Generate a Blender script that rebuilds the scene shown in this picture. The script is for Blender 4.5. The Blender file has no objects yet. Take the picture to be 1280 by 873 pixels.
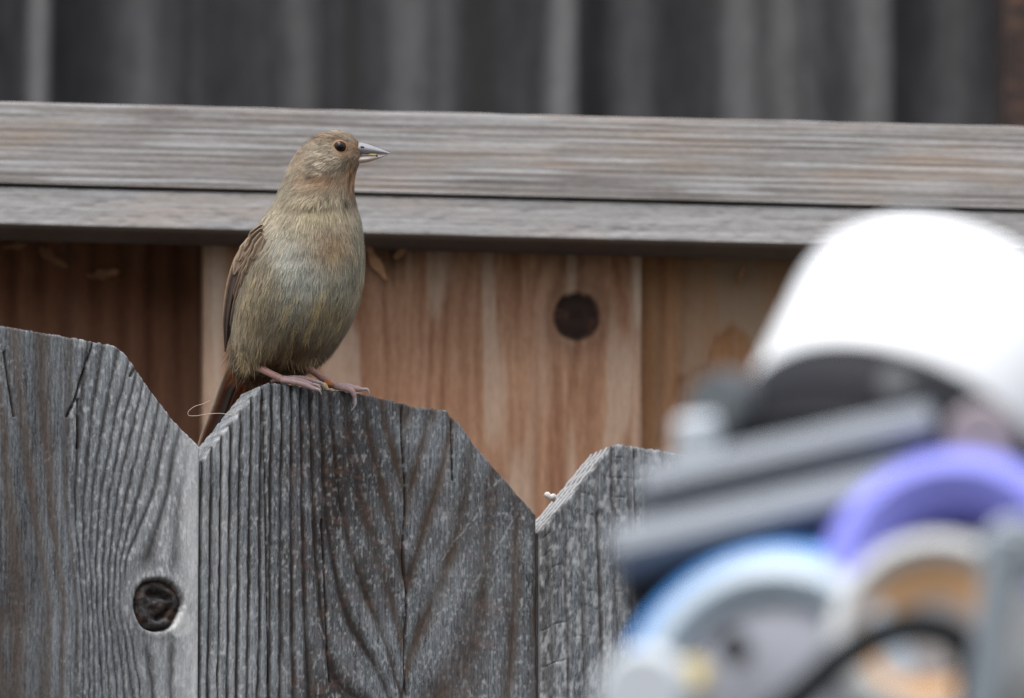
import bpy, math, random
import numpy as np
from mathutils import Vector, Matrix

random.seed(7)
rng = np.random.default_rng(11)
scene = bpy.context.scene
col = scene.collection

# ------------------------------------------------------------------ camera, sky, sun, exposure
ELEV = math.radians(15.0)            # the lens looks up at the fence top
DIST = 6.0                           # metres to the bird
PPM = 3200.0                         # photo pixels per metre at the bird
FEET_Z = 2.30
R_ = Vector((1, 0, 0))
F_ = Vector((0, math.cos(ELEV), math.sin(ELEV)))
U_ = Vector((0, -math.sin(ELEV), math.cos(ELEV)))
CAM = Vector((0, 0, FEET_Z - DIST * math.sin(ELEV)))

cam_data = bpy.data.cameras.new("camera")
cam_data.sensor_width = 36.0
cam_data.lens = 36.0 * DIST / (1280.0 / PPM)
cam_data.clip_start = 0.1
cam_data.clip_end = 500.0
cam_data.dof.use_dof = True
cam_data.dof.focus_distance = 5.985
cam_data.dof.aperture_fstop = 11.5
cam = bpy.data.objects.new("camera", cam_data)
cam.location = CAM
cam.rotation_euler = (math.pi / 2 + ELEV, 0, 0)
col.objects.link(cam)
scene.camera = cam

SUN_EL, SUN_AZ = math.radians(64), math.radians(-150)   # high, behind the lens and to its left
world = bpy.data.worlds.new("World")
scene.world = world
world.use_nodes = True
wn, wl = world.node_tree.nodes, world.node_tree.links
wn.clear()
sky = wn.new("ShaderNodeTexSky")
sky.sky_type = 'NISHITA'
sky.sun_disc = False
sky.sun_elevation = SUN_EL
sky.sun_rotation = SUN_AZ
sky.air_density = 1.0
sky.dust_density = 2.0
hs = wn.new("ShaderNodeHueSaturation")
hs.inputs["Saturation"].default_value = 0.28      # cloud cover greys the sky
bg = wn.new("ShaderNodeBackground")
bg.inputs["Strength"].default_value = 0.13
wo = wn.new("ShaderNodeOutputWorld")
wl.new(sky.outputs[0], hs.inputs["Color"])
# an overcast dome is about three times brighter overhead than at the horizon: (1 + 2 sin(elevation)) / 3
wt = wn.new("ShaderNodeTexCoord"); wsep = wn.new("ShaderNodeSeparateXYZ"); wl.new(wt.outputs["Generated"], wsep.inputs[0])
wm = wn.new("ShaderNodeMath"); wm.operation = 'MAXIMUM'; wm.inputs[1].default_value = 0.0; wl.new(wsep.outputs["Z"], wm.inputs[0])
wa = wn.new("ShaderNodeMath"); wa.operation = 'MULTIPLY_ADD'; wa.inputs[1].default_value = 1.0; wa.inputs[2].default_value = 0.5; wl.new(wm.outputs[0], wa.inputs[0])
wv = wn.new("ShaderNodeVectorMath"); wv.operation = 'SCALE'
wl.new(hs.outputs[0], wv.inputs[0]); wl.new(wa.outputs[0], wv.inputs["Scale"])
wl.new(wv.outputs[0], bg.inputs["Color"])
wl.new(bg.outputs[0], wo.inputs["Surface"])

sun_data = bpy.data.lights.new("sun", 'SUN')
sun_data.energy = 1.0
sun_data.angle = math.radians(30)
sun_data.color = (1.0, 0.96, 0.9)
sun = bpy.data.objects.new("sun", sun_data)
d = Vector((math.sin(SUN_AZ) * math.cos(SUN_EL), math.cos(SUN_AZ) * math.cos(SUN_EL), math.sin(SUN_EL)))
sun.rotation_euler = d.to_track_quat('Z', 'Y').to_euler()
sun.location = (0, 0, 20)
col.objects.link(sun)

scene.cycles.use_denoising = True
scene.cycles.denoising_prefilter = 'NONE'
scene.cycles.max_bounces = 6
scene.cycles.diffuse_bounces = 3
scene.cycles.glossy_bounces = 3
scene.view_settings.view_transform = 'Standard'
scene.view_settings.look = 'None'
scene.view_settings.exposure = 1.25
scene.view_settings.gamma = 1.0
scene.view_settings.use_curve_mapping = False

# ------------------------------------------------------------------ helpers
def P(px, py, dep):
    k = dep / (DIST * PPM)
    return CAM + F_ * dep + R_ * ((px - 640) * k) + U_ * ((436.5 - py) * k)

def V(x, y, z):
    """right, up, away in view axes -> world vector"""
    return R_ * x + U_ * y + F_ * z

def to_px(pts):
    rel = pts - np.array(CAM)
    dep = rel @ np.array(F_)
    k = (DIST * PPM) / dep
    return 640 + (rel @ np.array(R_)) * k, 436.5 - (rel @ np.array(U_)) * k

def tag(o, label=None, cat=None, group=None, kind=None):
    if label: o["label"] = label
    if cat: o["category"] = cat
    if group: o["group"] = group
    if kind: o["kind"] = kind
    return o

def empty(name, loc, label, cat, group=None):
    o = bpy.data.objects.new(name, None)
    o.location = loc
    o.empty_display_size = 0.02
    col.objects.link(o)
    return tag(o, label, cat, group)

def link(name, me, mat, parent=None, smooth=True, auto=None):
    if mat: me.materials.append(mat)
    if smooth:
        me.polygons.foreach_set("use_smooth", np.ones(len(me.polygons), dtype=bool))
    if auto is not None:
        me.set_sharp_from_angle(angle=math.radians(auto))
    o = bpy.data.objects.new(name, me)
    col.objects.link(o)
    if parent is not None:
        o.parent = parent
        if parent.parent is not None:
            base = parent.parent.location + parent.location
        else:
            base = parent.location
        # vertices are written in world space; shift them into the parent's frame
        if not getattr(parent, "_keep", False):
            o.location = -base if parent.type == 'EMPTY' and parent.parent is None else o.location
            if parent.parent is not None:
                o.location = (0, 0, 0)
    return o

def mesh(name, verts, faces, mat, parent=None, smooth=True, auto=None):
    me = bpy.data.meshes.new(name)
    me.from_pydata([tuple(v) for v in verts], [], faces)
    me.update()
    return link(name, me, mat, parent, smooth, auto)

def hsh(ix, iy, seed):
    n = (ix.astype(np.int64) * 374761393 + iy.astype(np.int64) * 668265263 + seed * 1442695041) & 0x7fffffff
    n = ((n ^ (n >> 13)) * 1274126177) & 0x7fffffff
    n = n ^ (n >> 16)
    return (n & 0xffff) / 65535.0

def vn(x, y, seed=0):
    """smooth value noise, 0..1"""
    x = np.asarray(x, float); y = np.asarray(y, float)
    ix, iy = np.floor(x), np.floor(y)
    fx, fy = x - ix, y - iy
    fx = fx * fx * (3 - 2 * fx); fy = fy * fy * (3 - 2 * fy)
    a = hsh(ix, iy, seed); b = hsh(ix + 1, iy, seed)
    c = hsh(ix, iy + 1, seed); e = hsh(ix + 1, iy + 1, seed)
    return (a * (1 - fx) + b * fx) * (1 - fy) + (c * (1 - fx) + e * fx) * fy

def fbm(x, y, seed=0, octv=3):
    t, a, s = 0, 1, 0
    for k in range(octv):
        t = t + a * vn(x * 2 ** k, y * 2 ** k, seed + 17 * k); s += a; a *= 0.5
    return t / s

def sst(a, b, x):
    t = np.clip((x - a) / (b - a), 0, 1)
    return t * t * (3 - 2 * t)

def segd(x, y, x0, y0, x1, y1):
    dx, dy = x1 - x0, y1 - y0
    t = np.clip(((x - x0) * dx + (y - y0) * dy) / (dx * dx + dy * dy), 0, 1)
    return np.hypot(x - x0 - t * dx, y - y0 - t * dy)

def lin(c):
    c = np.asarray(c, float) / 255.0
    return np.where(c <= 0.04045, c / 12.92, ((c + 0.055) / 1.055) ** 2.4)

# ------------------------------------------------------------------ materials
def new_mat(name):
    m = bpy.data.materials.new(name)
    m.use_nodes = True
    n, l = m.node_tree.nodes, m.node_tree.links
    return m, n, l, n["Principled BSDF"]

def ramp(n, stops):
    r = n.new("ShaderNodeValToRGB")
    el = r.color_ramp.elements
    while len(el) < len(stops): el.new(0.5)
    for e, (p, c) in zip(el, stops):
        e.position = p
        e.color = (*c, 1) if len(c) == 3 else c
    return r

def mixc(n, l, fac, a, b, mode='MIX'):
    m = n.new("ShaderNodeMix"); m.data_type = 'RGBA'; m.blend_type = mode
    for sock, v in ((m.inputs[0], fac), (m.inputs[6], a), (m.inputs[7], b)):
        if hasattr(v, "is_output"): l.new(v, sock)
        elif isinstance(v, (int, float)): sock.default_value = v
        else: sock.default_value = (*v, 1)
    return m.outputs[2]

def maths(n, l, op, a, b=0.0, clamp=False):
    m = n.new("ShaderNodeMath"); m.operation = op; m.use_clamp = clamp
    for sock, v in ((m.inputs[0], a), (m.inputs[1], b)):
        if hasattr(v, "is_output"): l.new(v, sock)
        else: sock.default_value = v
    return m.outputs[0]

def noise(n, l, vec, scale, sc3=(1, 1, 1), detail=4, rough=0.6):
    mp = n.new("ShaderNodeMapping"); mp.inputs["Scale"].default_value = sc3
    l.new(vec, mp.inputs[0])
    t = n.new("ShaderNodeTexNoise")
    t.inputs["Scale"].default_value = scale
    t.inputs["Detail"].default_value = detail
    t.inputs["Roughness"].default_value = rough
    l.new(mp.outputs[0], t.inputs["Vector"])
    return t.outputs["Fac"]

def wood(name, dark, light, groove, knot, pale, horiz=False, speck=0.0, warm=None, fiber=1.0, bumpd=0.0006, spread=1.0, brown=None):
    """weathered board; mesh attribute 'grain' holds the growth rings (r), knots and stains (g), bleached spots (b)"""
    m, n, l, b = new_mat(name)
    tc = n.new("ShaderNodeTexCoord").outputs["Object"]
    at = n.new("ShaderNodeAttribute"); at.attribute_name = "grain"
    sp = n.new("ShaderNodeSeparateColor"); l.new(at.outputs["Color"], sp.inputs[0])
    st = (0.06, 1, 1) if horiz else (1, 1, 0.06)
    st2 = (0.25, 1, 1) if horiz else (1, 1, 0.3)
    f1 = noise(n, l, tc, 900 * fiber, st, 5, 0.65)
    f2 = noise(n, l, tc, 1500 * fiber, st2, 3, 0.7)
    f3 = noise(n, l, tc, 28, st2, 4, 0.6)
    v = maths(n, l, 'ADD', maths(n, l, 'MULTIPLY', f1, 0.45), maths(n, l, 'MULTIPLY', f2, 0.35))
    v = maths(n, l, 'ADD', v, maths(n, l, 'MULTIPLY', f3, 0.35))
    r = ramp(n, [(0.57 - .11 * spread, dark), (0.57, tuple(0.42 * x + .58 * (y * .7 + x * .3) for x, y in zip(dark, light))), (0.57 + .13 * spread, light)])
    l.new(v, r.inputs[0])
    c = r.outputs[0]
    if warm:
        w = ramp(n, [(0.5, (0, 0, 0)), (0.68, (1, 1, 1))])
        l.new(noise(n, l, tc, 38, st2, 3, 0.6), w.inputs[0])
        c = mixc(n, l, maths(n, l, 'MULTIPLY', w.outputs[0], warm[1]), c, warm[0])
    if brown: groove_c = mixc(n, l, at.outputs["Alpha"], groove, brown)
    gm = mixc(n, l, f2, (0.6,) * 3, (1.4,) * 3) if brown else mixc(n, l, f2, tuple(0.6 * x for x in groove), tuple(1.4 * x for x in groove))
    if brown: gm = mixc(n, l, 1.0, gm, groove_c, 'MULTIPLY')
    c = mixc(n, l, sp.outputs[0], c, gm)
    if speck > 0:
        s = ramp(n, [(0.60, (0, 0, 0)), (0.70, (1, 1, 1))])
        l.new(noise(n, l, tc, 1100, (1, 1, 0.45), 2, 0.6), s.inputs[0])
        s2 = ramp(n, [(0.42, (0, 0, 0)), (0.62, (1, 1, 1))])
        l.new(noise(n, l, tc, 60, (1, 1, 0.4), 3, 0.6), s2.inputs[0])
        k = maths(n, l, 'MULTIPLY', maths(n, l, 'MULTIPLY', s.outputs[0], s2.outputs[0]), speck)
        k = maths(n, l, 'MULTIPLY', k, maths(n, l, 'SUBTRACT', 1.0, maths(n, l, 'MULTIPLY', sp.outputs[0], 0.7)))
        c = mixc(n, l, k, c, (0.5, 0.51, 0.51))
    kr = ramp(n, [(0.50, (0, 0, 0)), (0.64, (1, 1, 1))])
    l.new(noise(n, l, tc, 130, (0.7, 1, 1.5), 5, 0.65), kr.inputs[0])
    kn = mixc(n, l, kr.outputs[0], tuple(0.45 * x for x in knot), (knot[0] * 2.2, knot[1] * 1.9, knot[2] * 1.7))
    c = mixc(n, l, sp.outputs[1], c, kn)
    c = mixc(n, l, maths(n, l, 'MULTIPLY', sp.outputs[2], maths(n, l, 'ADD', 0.4, f2)), c, pale)
    l.new(c, b.inputs["Base Color"])
    b.inputs["Roughness"].default_value = 0.85
    b.inputs["Specular IOR Level"].default_value = 0.25
    bp = n.new("ShaderNodeBump"); bp.inputs["Strength"].default_value = 0.7
    bp.inputs["Distance"].default_value = bumpd
    l.new(v, bp.inputs["Height"]); l.new(bp.outputs[0], b.inputs["Normal"])
    return m

M_GREY = wood("weathered_grey_wood", (0.026, 0.029, 0.033), (0.25, 0.268, 0.285), (0.022, 0.018, 0.016),
              (0.030, 0.017, 0.012), (0.46, 0.46, 0.46), speck=0.5, brown=(0.072, 0.050, 0.037))
M_CEDAR = wood("brown_cedar", (0.20, 0.098, 0.054), (0.36, 0.215, 0.138), (0.14, 0.056, 0.027),
               (0.028, 0.013, 0.009), (0.38, 0.29, 0.22), fiber=0.4, bumpd=0.0003, spread=1.25)
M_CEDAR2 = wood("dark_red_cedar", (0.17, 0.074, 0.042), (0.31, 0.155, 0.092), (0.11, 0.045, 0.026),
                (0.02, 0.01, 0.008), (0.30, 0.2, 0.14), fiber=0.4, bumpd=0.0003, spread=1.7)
M_CEDAR3 = wood("orange_cedar", (0.24, 0.11, 0.048), (0.43, 0.225, 0.105), (0.17, 0.07, 0.03),
                (0.028, 0.013, 0.009), (0.30, 0.215, 0.15), fiber=0.4, bumpd=0.0003, spread=1.7)
M_CAP = wood("weathered_cap_wood", (0.15, 0.135, 0.125), (0.36, 0.345, 0.335), (0.085, 0.068, 0.06),
             (0.05, 0.035, 0.03), (0.52, 0.53, 0.55), horiz=True, warm=((0.36, 0.24, 0.15), 0.4), fiber=0.6, spread=1.7)
M_BACK = wood("dark_weathered_wood", (0.010, 0.010, 0.0125), (0.042, 0.042, 0.047), (0.007, 0.0075, 0.0075),
              (0.05, 0.028, 0.02), (0.20, 0.195, 0.195), fiber=0.12)

def plain(name, colr, rough=0.5, metal=0.0, var=0.0, vscale=200, coat=0.0, spec=0.5, sss=0.0):
    m, n, l, b = new_mat(name)
    b.inputs["Roughness"].default_value = rough
    b.inputs["Metallic"].default_value = metal
    b.inputs["Coat Weight"].default_value = coat
    b.inputs["Specular IOR Level"].default_value = spec
    tc = n.new("ShaderNodeTexCoord").outputs["Object"]
    f = noise(n, l, tc, vscale, (1, 1, 1), 3, 0.6)
    c = mixc(n, l, f, tuple(max(0, x * (1 - var)) for x in colr), tuple(min(1, x * (1 + var)) for x in colr))
    l.new(c, b.inputs["Base Color"])
    if sss:
        b.inputs["Subsurface Weight"].default_value = sss
        b.inputs["Subsurface Radius"].default_value = (0.002, 0.001, 0.0006)
        b.inputs["Subsurface Scale"].default_value = 1.0
    return m

# ------------------------------------------------------------------ boards
class Frame:
    """vertical plane: origin o, tangent t (along), n (towards the lens)"""
    def __init__(self, o, yaw):
        self.o = Vector(o); a = math.radians(yaw)
        self.t = Vector((math.cos(a), math.sin(a), 0)); self.n = Vector((math.sin(a), -math.cos(a), 0))
        self.yaw = a
    def shifted(self, dn):
        f = Frame(self.o + self.n * dn, 0); f.t = self.t; f.n = self.n; f.yaw = self.yaw
        return f
    def sz(self, px, py):
        ray = P(px, py, 6.0) - CAM
        k = (self.o - CAM).dot(self.n) / ray.dot(self.n)
        q = CAM + ray * k
        return (q - self.o).dot(self.t), q.z
    def pts(self, s, z, h):
        o, t, n = np.array(self.o), np.array(self.t), np.array(self.n)
        p = o[None] + s[:, None] * t[None] + h[:, None] * n[None]
        p[:, 2] = z
        return p

def make_board(name, parent, fr, s0, s1, top, zd, zb, rs, rz, field, thick, mat, loops=3, edge=None, kind=None):
    """front face is a fine grid that carries the relief; sides, top and back close it.
    field(px, py, s, z) -> groove, knot, pale, height"""
    ns = max(2, int((s1 - s0) / rs)) + 1
    S = np.linspace(s0, s1, ns)
    T = top(S)
    nz = max(2, int((T.max() - zd) / rz)) + 1
    low = [zb, zb + (zd - zb) * 0.5] if zb < zd - 1e-6 else []
    nl = len(low)
    rows = []
    for z in low: rows.append(np.full(ns, z))
    vv = np.linspace(0, 1, nz)
    for v in vv: rows.append(zd + (T - zd) * v)
    Z = np.array(rows); nr = len(rows)
    SS = np.broadcast_to(S, Z.shape)
    s, z = SS.ravel(), Z.ravel()
    p0 = fr.pts(s, z, np.zeros_like(s))
    px, py = to_px(p0)
    res = field(px, py, s, z)
    if len(res) == 4: res = (*res, 0.0)
    g, k, w, h, bw = (np.broadcast_to(np.asarray(q, float), s.shape).copy() for q in res)
    # eased arrises
    em = np.minimum(np.minimum(s - s0, s1 - s), np.maximum(T[None].repeat(nr, 0).ravel() - z, 0) * 0.8)
    h -= 0.0006 * np.clip(1 - em / 0.0009, 0, 1) ** 2
    # mesh local axes: x along, y away, z up
    co = np.stack([s, -h, z], 1)
    idx = np.arange(nr * ns).reshape(nr, ns)
    quads = np.stack([idx[:-1, :-1], idx[:-1, 1:], idx[1:, 1:], idx[1:, :-1]], -1).reshape(-1, 4)
    loop = np.concatenate([idx[:, 0], idx[-1, 1:], idx[-2::-1, -1], idx[0, -2:0:-1]])
    nloop = len(loop)
    cos, qs = [co], [quads]
    cols_ = [np.stack([g, k, w, bw], 1)]
    prev = loop; base = len(co)
    for j in range(1, loops + 1):
        f = j / loops
        c = co[loop].copy()
        c[:, 1] = co[loop, 1] * (1 - f) + thick * f
        a = cols_[0][loop].copy()
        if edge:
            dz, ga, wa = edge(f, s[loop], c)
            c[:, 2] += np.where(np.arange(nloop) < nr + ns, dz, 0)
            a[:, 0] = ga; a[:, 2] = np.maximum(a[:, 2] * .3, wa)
        cur = base + np.arange(nloop); base += nloop
        cos.append(c); cols_.append(a)
        p1, c1 = np.roll(prev, -1), np.roll(cur, -1)
        qs.append(np.stack([prev, p1, c1, cur], 1))
        prev = cur
    me = bpy.data.meshes.new(name)
    allv = np.concatenate(cos); allq = np.concatenate(qs)
    faces = allq.tolist() + [prev.tolist()[::-1]]
    me.from_pydata(allv, [], faces)
    me.update()
    at = me.color_attributes.new("grain", 'FLOAT_COLOR', 'POINT')
    at.data.foreach_set("color", np.clip(np.concatenate(cols_), 0, 1).astype(np.float32).ravel())
    me.materials.append(mat)
    me.polygons.foreach_set("use_smooth", np.ones(len(me.polygons), dtype=bool))
    me.set_sharp_from_angle(angle=math.radians(32))
    o = bpy.data.objects.new(name, me)
    col.objects.link(o)
    o.parent = parent
    M = Matrix.Translation(Vector((fr.o.x, fr.o.y, 0))) @ Matrix.Rotation(fr.yaw, 4, 'Z')
    o.matrix_local = Matrix.Translation(-parent.location) @ M
    if kind: o["kind"] = kind
    return o

def groove_of(R, width):
    f = R - np.floor(R)
    return np.clip(1 - np.abs(f - 0.5) / width, 0, 1)

def outline(fr, pts):
    q = [fr.sz(*p) for p in pts]
    a = np.array(q); a = a[np.argsort(a[:, 0])]
    return a[:, 0], a[:, 1]

# ---- ground
gm, gn, gl, gb = new_mat("bare_soil")
tc = gn.new("ShaderNodeTexCoord").outputs["Object"]
gr = ramp(gn, [(0.35, (0.045, 0.04, 0.03)), (0.7, (0.10, 0.09, 0.07))])
gl.new(noise(gn, gl, tc, 3.0, (1, 1, 1), 8, 0.65), gr.inputs[0])
gl.new(gr.outputs[0], gb.inputs["Base Color"]); gb.inputs["Roughness"].default_value = 0.9
tag(mesh("ground", [(-150, -150, 0), (150, -150, 0), (150, 150, 0), (-150, 150, 0)], [(0, 1, 2, 3)], gm),
    "bare brown soil ground under the fences", "ground", kind="structure")

# ------------------------------------------------------------------ near fence with dog-eared pickets
NF = Frame(P(390, 482, 6.0), 30.0)
near = empty("picket_fence", (NF.o.x, NF.o.y, 0), "weathered grey dog-eared board fence that the bird perches on", "fence")
ZD = NF.sz(640, 905)[1] - 0.03

def rough_top(S, T, seed, amp=0.0005, saw_amp=0.0003):
    saw = np.abs((S * 262 + .6 * vn(S * 90, S * 0, seed + 8)) % 1 - .5) * 2
    return T + amp * 0.5 * (vn(S * 1300, S * 0, seed) - 0.5) * 2 - saw_amp * sst(.74, .95, saw) * (.35 + vn(np.floor(S * 262) * 1.7, S * 0, seed + 31))

# left picket: fanning grain and an open knot
LX = np.array([-400, -100, -2, 22, 48, 80, 92, 150, 172, 196, 226, 262, 300, 600], float)
_rows_y = np.array([380, 440, 520, 620, 700, 760, 853, 960], float)
_tab = np.array([
    # ring index:  0    3    5     6    7    8    9    12   14   16   18   20   22   30
    [-420, -120, -18,   4,   36,   76, 104, 176, 204, 228, 252, 280, 310, 600],
    [-420, -112, -14,   8,   40,   78,  98, 158, 184, 209, 236, 268, 304, 600],
    [-410, -108,  -6,  18,   44,   78,  90, 138, 163, 190, 220, 254, 296, 600],
    [-400, -102,   2,  33,   56,   80,  90, 120, 142, 167, 200, 236, 282, 600],
    [-400, -100,   6,  48,   68,   92,  98, 116, 132, 150, 164, 240, 278, 600],
    [-400, -100,   8,  58,   78,   96, 102, 118, 132, 146, 158, 238, 276, 600],
    [-400, -100,   8,  50,   74,   92, 100, 122, 140, 158, 178, 226, 270, 600],
    [-400, -100,   8,  46,   70,   90, 100, 126, 148, 170, 192, 224, 268, 600]], float)
_idx = np.array([0, 3, 5, 6, 7, 8, 9, 12, 14, 16, 18, 20, 22, 30], float)

def field_left(px, py, s, z):
    px = px + 4 * (fbm(px / 40, py / 170, 3) - .5) * 2 + 1.8 * (vn(px / 9, py / 14, 8) - .5)
    xr = np.stack([np.interp(py, _rows_y, _tab[:, j]) for j in range(len(_idx))], 1)
    # locate the ring index of each point
    R = np.zeros_like(px)
    for j in range(len(_idx) - 1):
        m = (px >= xr[:, j]) & (px <= xr[:, j + 1])
        R[m] = _idx[j] + (_idx[j + 1] - _idx[j]) * (px[m] - xr[m, j]) / np.maximum(xr[m, j + 1] - xr[m, j], 1e-6)
    fine = sst(7.5, 9.5, R)
    R2 = R * 1.0
    ga = groove_of(R2, 0.20 + 0.16 * vn(px / 60, py / 160, 5))
    gb_ = groove_of(R2 * 1.0 + .2, 0.42) * (0.6 + 0.4 * vn(px / 60, py / 200, 9))
    g = ga * fine * 0.9 + gb_ * (1 - fine)
    smoothp = sst(215, 245, px) * sst(470, 560, py)
    g *= 1 - 0.85 * smoothp
    kd = np.hypot((px - 198) / 1.02, (py - 757) / 1.08) + 2.4 * (vn(px / 16, py / 16, 2) - .5) * 2 + 1.2 * (vn(px / 5, py / 5, 2) - .5)
    knot = 1 - sst(28.5, 31.5, kd)
    halo = np.exp(-((kd - 38) / 16) ** 2) * 0.55
    g = np.where(kd < 60, g * sst(32, 60, kd), g)
    h = -0.0007 * g * (0.5 + 0.5 * fine) - 0.0004 * (1 - fine) * gb_
    fis = np.exp(-(segd(px, py, 186, 741, 214, 747) / 4) ** 2) + np.exp(-(segd(px, py, 200, 772, 216, 756) / 3.5) ** 2)
    h = h - knot * (0.0016 - 0.0030 * (fbm(px / 16, py / 13, 21, 3) - .4) + .0004 * np.cos(kd / 2.2) + .0022 * fis)
    h += 0.0003 * np.exp(-((kd - 36) / 5) ** 2)
    stain = 0.45 * sst(.55, .8, fbm(px / 45, py / 120, 31)) + 0.4 * sst(150, 60, px) * sst(.35, .7, vn(px / 30, py / 200, 4))
    brown = 0.65 * np.exp(-((px - np.interp(py, [400, 560, 700, 760, 853], [10, 34, 54, 62, 52])) / 7) ** 2)
    brown += 0.9 * (1 - sst(6, 12, px + 4 * np.cos((py - 810) / 20))) * sst(745, 765, py)
    pale = 0.9 * (1 - sst(6, 15, np.hypot(px - 224, (py - 782) / 1.3) + 8 * (vn(px / 6, py / 6, 12) - .5)))
    pale += 0.55 * sst(.52, .82, fbm(px / 2.8, py / 8, 77)) * fine * (1 - g) * (1 - .4 * sst(740, 800, py)) + 0.5 * smoothp + .32 * sst(110, 210, px) * (1 - g) * (.4 + .9 * fbm(px / 9, py / 40, 23)) * (1 - .5 * sst(700, 800, py) * sst(200, 150, px))
    # open checks
    ck = np.zeros_like(px)
    for q in ((83, 520, 118, 428), (95, 500, 96, 560), (163, 470, 185, 436), (200, 470, 212, 448), (4, 440, 16, 520)):
        ck = np.maximum(ck, np.exp(-(segd(px, py, *q) / 1.6) ** 2))
    ck = np.maximum(ck, 0.8 * np.exp(-((kd - 30) / 1.8) ** 2))
    h -= 0.0016 * ck
    red = np.exp(-(segd(px, py, 190, 749, 212, 745) / 4) ** 2) * knot
    dark = np.clip(knot * (.74 + .5 * (fbm(px / 9, py / 8, 44) - .3)) + halo * .35 * (1 - knot) + ck + stain * 0.55 - red * .55, 0, 1)
    g = np.maximum(g, np.clip(brown, 0, 1) * .8)
    g = np.where(red > .3, np.maximum(g, red), g)
    bw = np.clip(1 - fine + (brown > .3), 0, 1)
    return g, dark, np.clip(pale * (1 - knot), 0, 1), h, bw

def field_mid(px, py, s, z):
    x = px + 3.4 * (fbm(px / 50, py / 260, 5) - .5) * 2 + 1.5 * (vn(px / 7, py / 14, 6) - .5) * 1.0
    right = px > 507
    dd = np.abs(x - 507 + (py - 480) * 0.012)
    dd = dd + 0.24 * np.exp(-(dd / 88) ** 2) * (py - 480)
    Rl = np.where(dd < 88, dd / 22, 88 / 22 + (dd - 88) / 12.3)
    Rr = dd / 26
    R = np.where(right, Rr, Rl)
    fine = np.where(right, 0, sst(75, 110, dd))
    wv = vn(R * 0.9, py / 300, 41)
    g = groove_of(R, 0.17 + 0.17 * wv) * fine + (1 - fine) * groove_of(R, 0.36) * (0.5 + 0.5 * vn(px / 30, py / 70, 12))
    g = np.clip(g * (0.85 + 0.7 * vn(px / 8, py / 30, 52)), 0, 1)
    h = -0.00095 * g * fine - 0.0007 * g * (1 - fine) + 0.0003 * (fbm(px / 6, py / 10, 14) - .5)
    ck = 0.9 * np.exp(-((px - 505 - (py - 600) * 0.012 - 2 * np.sin(py / 23)) / 1.3) ** 2) * sst(490, 520, py)
    ck = np.maximum(ck, np.exp(-(segd(px, py, 565, 520, 566, 600) / 1.2) ** 2))
    ck = np.maximum(ck, .8 * np.exp(-(segd(px, py, 402, 650, 413, 853) / 1.2) ** 2))
    ck = np.maximum(ck, .8 * np.exp(-(segd(px, py, 330, 500, 336, 853) / 1.2) ** 2))
    h -= 0.0014 * ck
    stain = sst(.30, .75, fbm(px / 60, py / 90, 61)) * 0.5 * sst(300, 420, px)
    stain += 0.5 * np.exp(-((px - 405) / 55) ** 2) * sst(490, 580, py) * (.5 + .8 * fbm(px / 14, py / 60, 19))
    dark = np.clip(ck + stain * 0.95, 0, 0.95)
    pale = 0.5 * sst(.55, .85, fbm(px / 2.6, py / 6, 71)) * (1 - g)
    pale += 0.5 * sst(340, 270, px) * (1 - g) * vn(px / 8, py / 60, 3)
    for q in ((590, 740, 645, 650), (555, 700, 600, 640), (540, 780, 570, 740), (610, 615, 640, 590), (400, 780, 440, 850), (470, 800, 500, 850)):
        pale = np.maximum(pale, .5 * np.exp(-(segd(px + 4 * vn(px / 9, py / 9, 2), py, *q) / 1.0) ** 2) * sst(.2, .7, vn(px / 4, py / 4, 9)))
    return g, dark, pale, h, (1 - fine) * np.clip(.3 + 1.1 * vn(px / 40, py / 120, 83), 0, 1)

def field_right(px, py, s, z):
    x = px + 4 * (fbm(px / 30, py / 100, 15) - .5) * 2 - (py - 600) * 0.03
    R = x / 21
    g = groove_of(R, 0.22) * (0.4 + 0.6 * vn(px / 20, py / 60, 42))
    cross = np.clip(1 - np.abs((py / 23 + 1.2 * vn(px / 25, py / 90, 3)) % 1 - .5) / .07, 0, 1) * sst(.58, .75, vn(px / 18, py / 18, 33))
    h = -0.0007 * g - .0004 * cross + 0.0003 * (fbm(px / 8, py / 12, 14) - .5)
    ck = np.exp(-(segd(px, py, 793, 556, 797, 680) / 1.6) ** 2)
    ck = np.maximum(ck, .7 * np.exp(-(segd(px, py, 748, 640, 755, 853) / 1.8) ** 2))
    h -= .0013 * ck
    brown = .5 * sst(702, 685, px)
    pale = 0.6 * sst(.42, .8, fbm(px / 3.5, py / 9, 71)) * (1 - g)
    return np.maximum(g * .9, np.maximum(brown, cross * .6)), np.clip(ck, 0, .9), pale, h, .5

def field_plain(seed):
    def f(px, py, s, z):
        R = s * 190 + 2.5 * fbm(s * 14, z * 6, seed)
        g = groove_of(R, .26) * (.4 + .6 * vn(s * 50, z * 12, seed + 1))
        return g, 0.3 * sst(.5, .8, fbm(s * 20, z * 9, seed + 2)), 0.4 * vn(s * 200, z * 30, seed + 5) * (1 - g), -0.0008 * g
    return f

def edge_across(f, s, c):
    saw = np.abs((s * 262 + .6 * vn(s * 90, s * 0, 10)) % 1 - .5) * 2
    return (0.0003 * (vn(s * 1100, s * 0 + f * 5, 5) - .5), .5 * sst(.7, .95, saw), .3 * vn(s * 500, s * 0 + f * 4, 3))

def edge_along(f, s, c):
    st = 0.5 + 0.5 * np.cos(f * 2 * math.pi * 4.0 + 1.2 * vn(s * 40, s * 0, 4))
    nick = sst(.62, .75, vn(s * 330, s * 0 + f * 8, 6))
    return (-0.0008 * (1 - st), np.clip((1 - st) * 1.1 - .25, 0, 1) * .8 + .5 * nick * (1 - st), .75 * st)

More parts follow.
